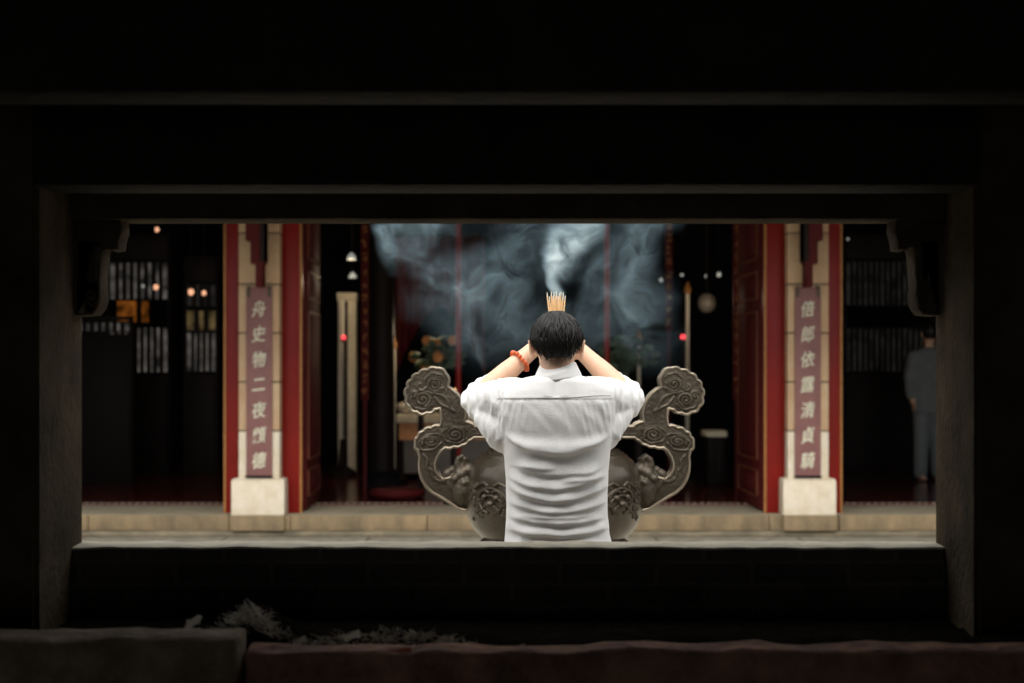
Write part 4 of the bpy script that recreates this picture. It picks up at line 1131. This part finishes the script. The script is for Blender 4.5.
# ---------------------------------------------------------------- pale figure in the right hall
DP = 15.77
fg = thing('person', (X(925, DP), DP, ZF), 'person in pale blue clothes standing in the dark right hall', 'person')
fx_ = X(929.5, DP)
bm = bmesh.new(); ball(bm, (fx_, DP, ZF + 1.64), (.08, .1, .115), 20, 14); ball(bm, (fx_, DP + .06, ZF + 1.60), (.05, .05, .07), 12, 8)
tube(bm, [(fx_, DP, ZF + 1.42), (fx_, DP, ZF + 1.58)], [.06, .055], 16)
loft(bm, [sellipse(fx_, DP, ZF + z, a, b, 24, 2.2) for z, a, b in ((1.46, .09, .06), (1.42, .17, .09), (1.3, .18, .11), (1.05, .15, .1), (.9, .16, .11), (.8, .14, .1))])
tube(bm, [(fx_, DP + .1, ZF + 1.63), (fx_, DP + .125, ZF + 1.61)], [.012, .014], 8)
for s in (-1, 1):
    tube(bm, [(fx_ + s * .19, DP, ZF + 1.38), (fx_ + s * .22, DP, ZF + 1.12), (fx_ + s * .2, DP - .06, ZF + .88)], [.05, .042, .032], 14)
    for k in range(4): tube(bm, [(fx_ + s * .2, DP - .04 - k * .02, ZF + .88), (fx_ + s * .2, DP - .045 - k * .02, ZF + .82), (fx_ + s * .19, DP - .04 - k * .02, ZF + (.775, .765, .77, .785)[k])], [.01, .009, .008], 8)
    tube(bm, [(fx_ + s * .2, DP - .1, ZF + .88), (fx_ + s * .19, DP - .125, ZF + .82)], [.012, .009], 8)
    tube(bm, [(fx_ + s * .08, DP, ZF + .85), (fx_ + s * .09, DP, ZF + .48), (fx_ + s * .09, DP + .02, ZF + .08)], [.085, .055, .036], 16)
    tube(bm, [(fx_ + s * .09, DP + .04, ZF + .04), (fx_ + s * .1, DP - .14, ZF + .035)], [.036, .03], 12)
    ball(bm, (fx_ + s * .083, DP + .0, ZF + 1.63), (.012, .02, .03), 8, 6)
bm = fuse(bm, .009, 3); obj('body', bm, M['skin'], fg)
bm = bmesh.new(); loft(bm, [sellipse(fx_, DP, ZF + z, a, b, 28, 2.3) for z, a, b in ((1.48, .085, .075), (1.44, .17, .1), (1.32, .2, .125), (1.05, .185, .12), (.9, .195, .13), (.76, .2, .135))])
for s in (-1, 1): tube(bm, [(fx_ + s * .17, DP, ZF + 1.38), (fx_ + s * .22, DP, ZF + 1.14), (fx_ + s * .21, DP - .04, ZF + .95)], [.075, .065, .058], 18)
bm = fuse(bm, .011, 4)
for v in bm.verts: v.co += v.normal * .008 * noise.noise(v.co * 9)
obj('shirt', bm, M['bluewhite'], fg)
bm = bmesh.new()
for s in (-1, 1): tube(bm, [(fx_ + s * .08, DP, ZF + .82), (fx_ + s * .09, DP, ZF + .48), (fx_ + s * .095, DP + .01, ZF + .09)], [.105, .085, .075], 18)
bm = fuse(bm, .011, 4); obj('trousers', bm, M['bluewhite'], fg)
bm = bmesh.new(); ball(bm, (fx_, DP - .022, ZF + 1.665), (.09, .1, .115), 20, 14); bm = fuse(bm, .009, 2); obj('hair', bm, M['hair'], fg)

# ---------------------------------------------------------------- incense smoke
DS = 5.2; KS = DS / F
PUFF = [  # px, py, rx, rz (px), depth radius (m), depth offset, strength
    (555, 284, 10, 16, .05, -.27, 6.0), (560, 268, 17, 22, .06, -.24, 6.0), (566, 250, 24, 24, .07, -.22, 5.2), (574, 230, 32, 26, .08, -.20, 4.2), (580, 206, 34, 24, .08, -.20, 2.8),
    (600, 262, 46, 40, .08, -.02, 0.53), (632, 246, 40, 44, .08, .02, 0.68), (638, 295, 44, 50, .08, 0, 0.50), (642, 216, 40, 34, .08, .03, 0.56), (606, 318, 60, 46, .08, 0, 0.34),
    (520, 262, 56, 42, .08, 0, 0.53), (470, 275, 56, 40, .08, .04, 0.53), (432, 262, 40, 32, .07, 0, 0.56), (404, 250, 26, 26, .06, .02, 1.20), (390, 236, 20, 26, .05, .03, 1.52), (505, 318, 72, 54, .08, 0, 0.46), (452, 308, 52, 44, .08, 0, 0.34), (535, 222, 60, 34, .07, .05, 0.43), (430, 220, 50, 30, .08, .05, 0.37), (478, 350, 50, 34, .08, 0, 0.22), (640, 345, 46, 34, .08, 0, 0.19)]
bm = bmesh.new()
for px, py, rx, rz, ry, dy, s in PUFF:
    c = P(px, py, DS + dy)
    ball(bm, c, (rx * KS * 1.36, ry * 1.7, rz * KS * 1.36), 20, 14)
bm = fuse(bm, .022, 2)
for v in bm.verts: v.co += v.normal * .02 * noise.noise(v.co * 7)
sm = bpy.data.materials.new('incense_smoke'); sm.use_nodes = True
N = sm.node_tree.nodes; L = sm.node_tree.links; N.clear()
out = N.new('ShaderNodeOutputMaterial'); vs = N.new('ShaderNodeVolumeScatter'); vs.inputs['Color'].default_value = (0.58, 0.84, 0.97, 1); vs.inputs['Anisotropy'].default_value = 0.0
L.new(vs.outputs[0], out.inputs['Volume'])
tc = N.new('ShaderNodeTexCoord'); SO = P(540, 300, DS)
n1 = N.new('ShaderNodeTexNoise'); n1.inputs['Scale'].default_value = 5.0; n1.inputs['Detail'].default_value = 2
L.new(tc.outputs['Object'], n1.inputs['Vector'])
wv = N.new('ShaderNodeVectorMath'); wv.operation = 'SUBTRACT'; wv.inputs[1].default_value = (.5, .5, .5); L.new(n1.outputs['Color'], wv.inputs[0])
ws = N.new('ShaderNodeVectorMath'); ws.operation = 'SCALE'; ws.inputs['Scale'].default_value = .20; L.new(wv.outputs[0], ws.inputs[0])
wa = N.new('ShaderNodeVectorMath'); wa.operation = 'ADD'; L.new(tc.outputs['Object'], wa.inputs[0]); L.new(ws.outputs[0], wa.inputs[1])
n2 = N.new('ShaderNodeTexNoise'); n2.inputs['Scale'].default_value = 9.0; n2.inputs['Detail'].default_value = 6; n2.inputs['Roughness'].default_value = .66; n2.inputs['Distortion'].default_value = 1.2
L.new(wa.outputs[0], n2.inputs['Vector'])
mr = N.new('ShaderNodeMapRange'); mr.interpolation_type = 'SMOOTHSTEP'; mr.inputs['From Min'].default_value = .40; mr.inputs['From Max'].default_value = .72; mr.inputs['To Min'].default_value = .10; mr.inputs['To Max'].default_value = 1.0
L.new(n2.outputs['Fac'], mr.inputs['Value'])
acc = None
for px, py, rx, rz, ry, dy, s in PUFF:
    c = P(px, py, DS + dy) - SO
    a = N.new('ShaderNodeVectorMath'); a.operation = 'SUBTRACT'; a.inputs[1].default_value = c; L.new(wa.outputs[0], a.inputs[0])
    b = N.new('ShaderNodeVectorMath'); b.operation = 'MULTIPLY'; b.inputs[1].default_value = (1 / (rx * KS), 1 / ry, 1 / (rz * KS)); L.new(a.outputs[0], b.inputs[0])
    l = N.new('ShaderNodeVectorMath'); l.operation = 'LENGTH'; L.new(b.outputs[0], l.inputs[0])
    r = N.new('ShaderNodeMapRange'); r.interpolation_type = 'SMOOTHERSTEP'; r.inputs['From Min'].default_value = 1.2; r.inputs['From Max'].default_value = 0.0; r.inputs['To Min'].default_value = 0; r.inputs['To Max'].default_value = s
    L.new(l.outputs['Value'], r.inputs['Value'])
    if acc is None: acc = r.outputs[0]
    else:
        ad = N.new('ShaderNodeMath'); ad.operation = 'ADD'; L.new(acc, ad.inputs[0]); L.new(r.outputs[0], ad.inputs[1]); acc = ad.outputs[0]
ml = N.new('ShaderNodeMath'); ml.operation = 'MULTIPLY'; L.new(acc, ml.inputs[0]); L.new(mr.outputs[0], ml.inputs[1])
md = N.new('ShaderNodeMath'); md.operation = 'MULTIPLY'; md.inputs[1].default_value = 5.3; L.new(ml.outputs[0], md.inputs[0])
L.new(md.outputs[0], vs.inputs['Density'])
s_o = obj('incense_smoke', bm, sm, origin=SO)
tag(s_o, 'bluish white incense smoke drifting above and behind the praying person', 'smoke', kind='stuff')

# ---------------------------------------------------------------- light
w = bpy.data.worlds.new('overcast_sky'); scn.world = w; w.use_nodes = True
bg = w.node_tree.nodes['Background']; bg.inputs['Color'].default_value = (0.94, 0.97, 1.0, 1); bg.inputs['Strength'].default_value = 0.9
sl = bpy.data.lights.new('overcast_sun', 'SUN'); sl.energy = 3.7; sl.angle = math.radians(75); sl.color = (1.0, 0.97, 0.92)
s = bpy.data.objects.new('overcast_sun', sl); COL.objects.link(s); s.rotation_euler = (math.radians(28), math.radians(-6), 0); s.location = (0, 7, 12)

scn.view_settings.view_transform = 'Standard'; scn.view_settings.look = 'None'
scn.view_settings.gamma = 1; scn.view_settings.use_curve_mapping = False
scn.view_settings.exposure = 0.72
scn.render.film_transparent = False
cy = scn.cycles
cy.use_denoising = True
try: cy.denoiser = 'OPENIMAGEDENOISE'
except Exception: pass
cy.max_bounces = 8; cy.diffuse_bounces = 4; cy.volume_bounces = 1
cy.volume_step_rate = 0.12; cy.volume_max_steps = 256
cy.sample_clamp_indirect = 6
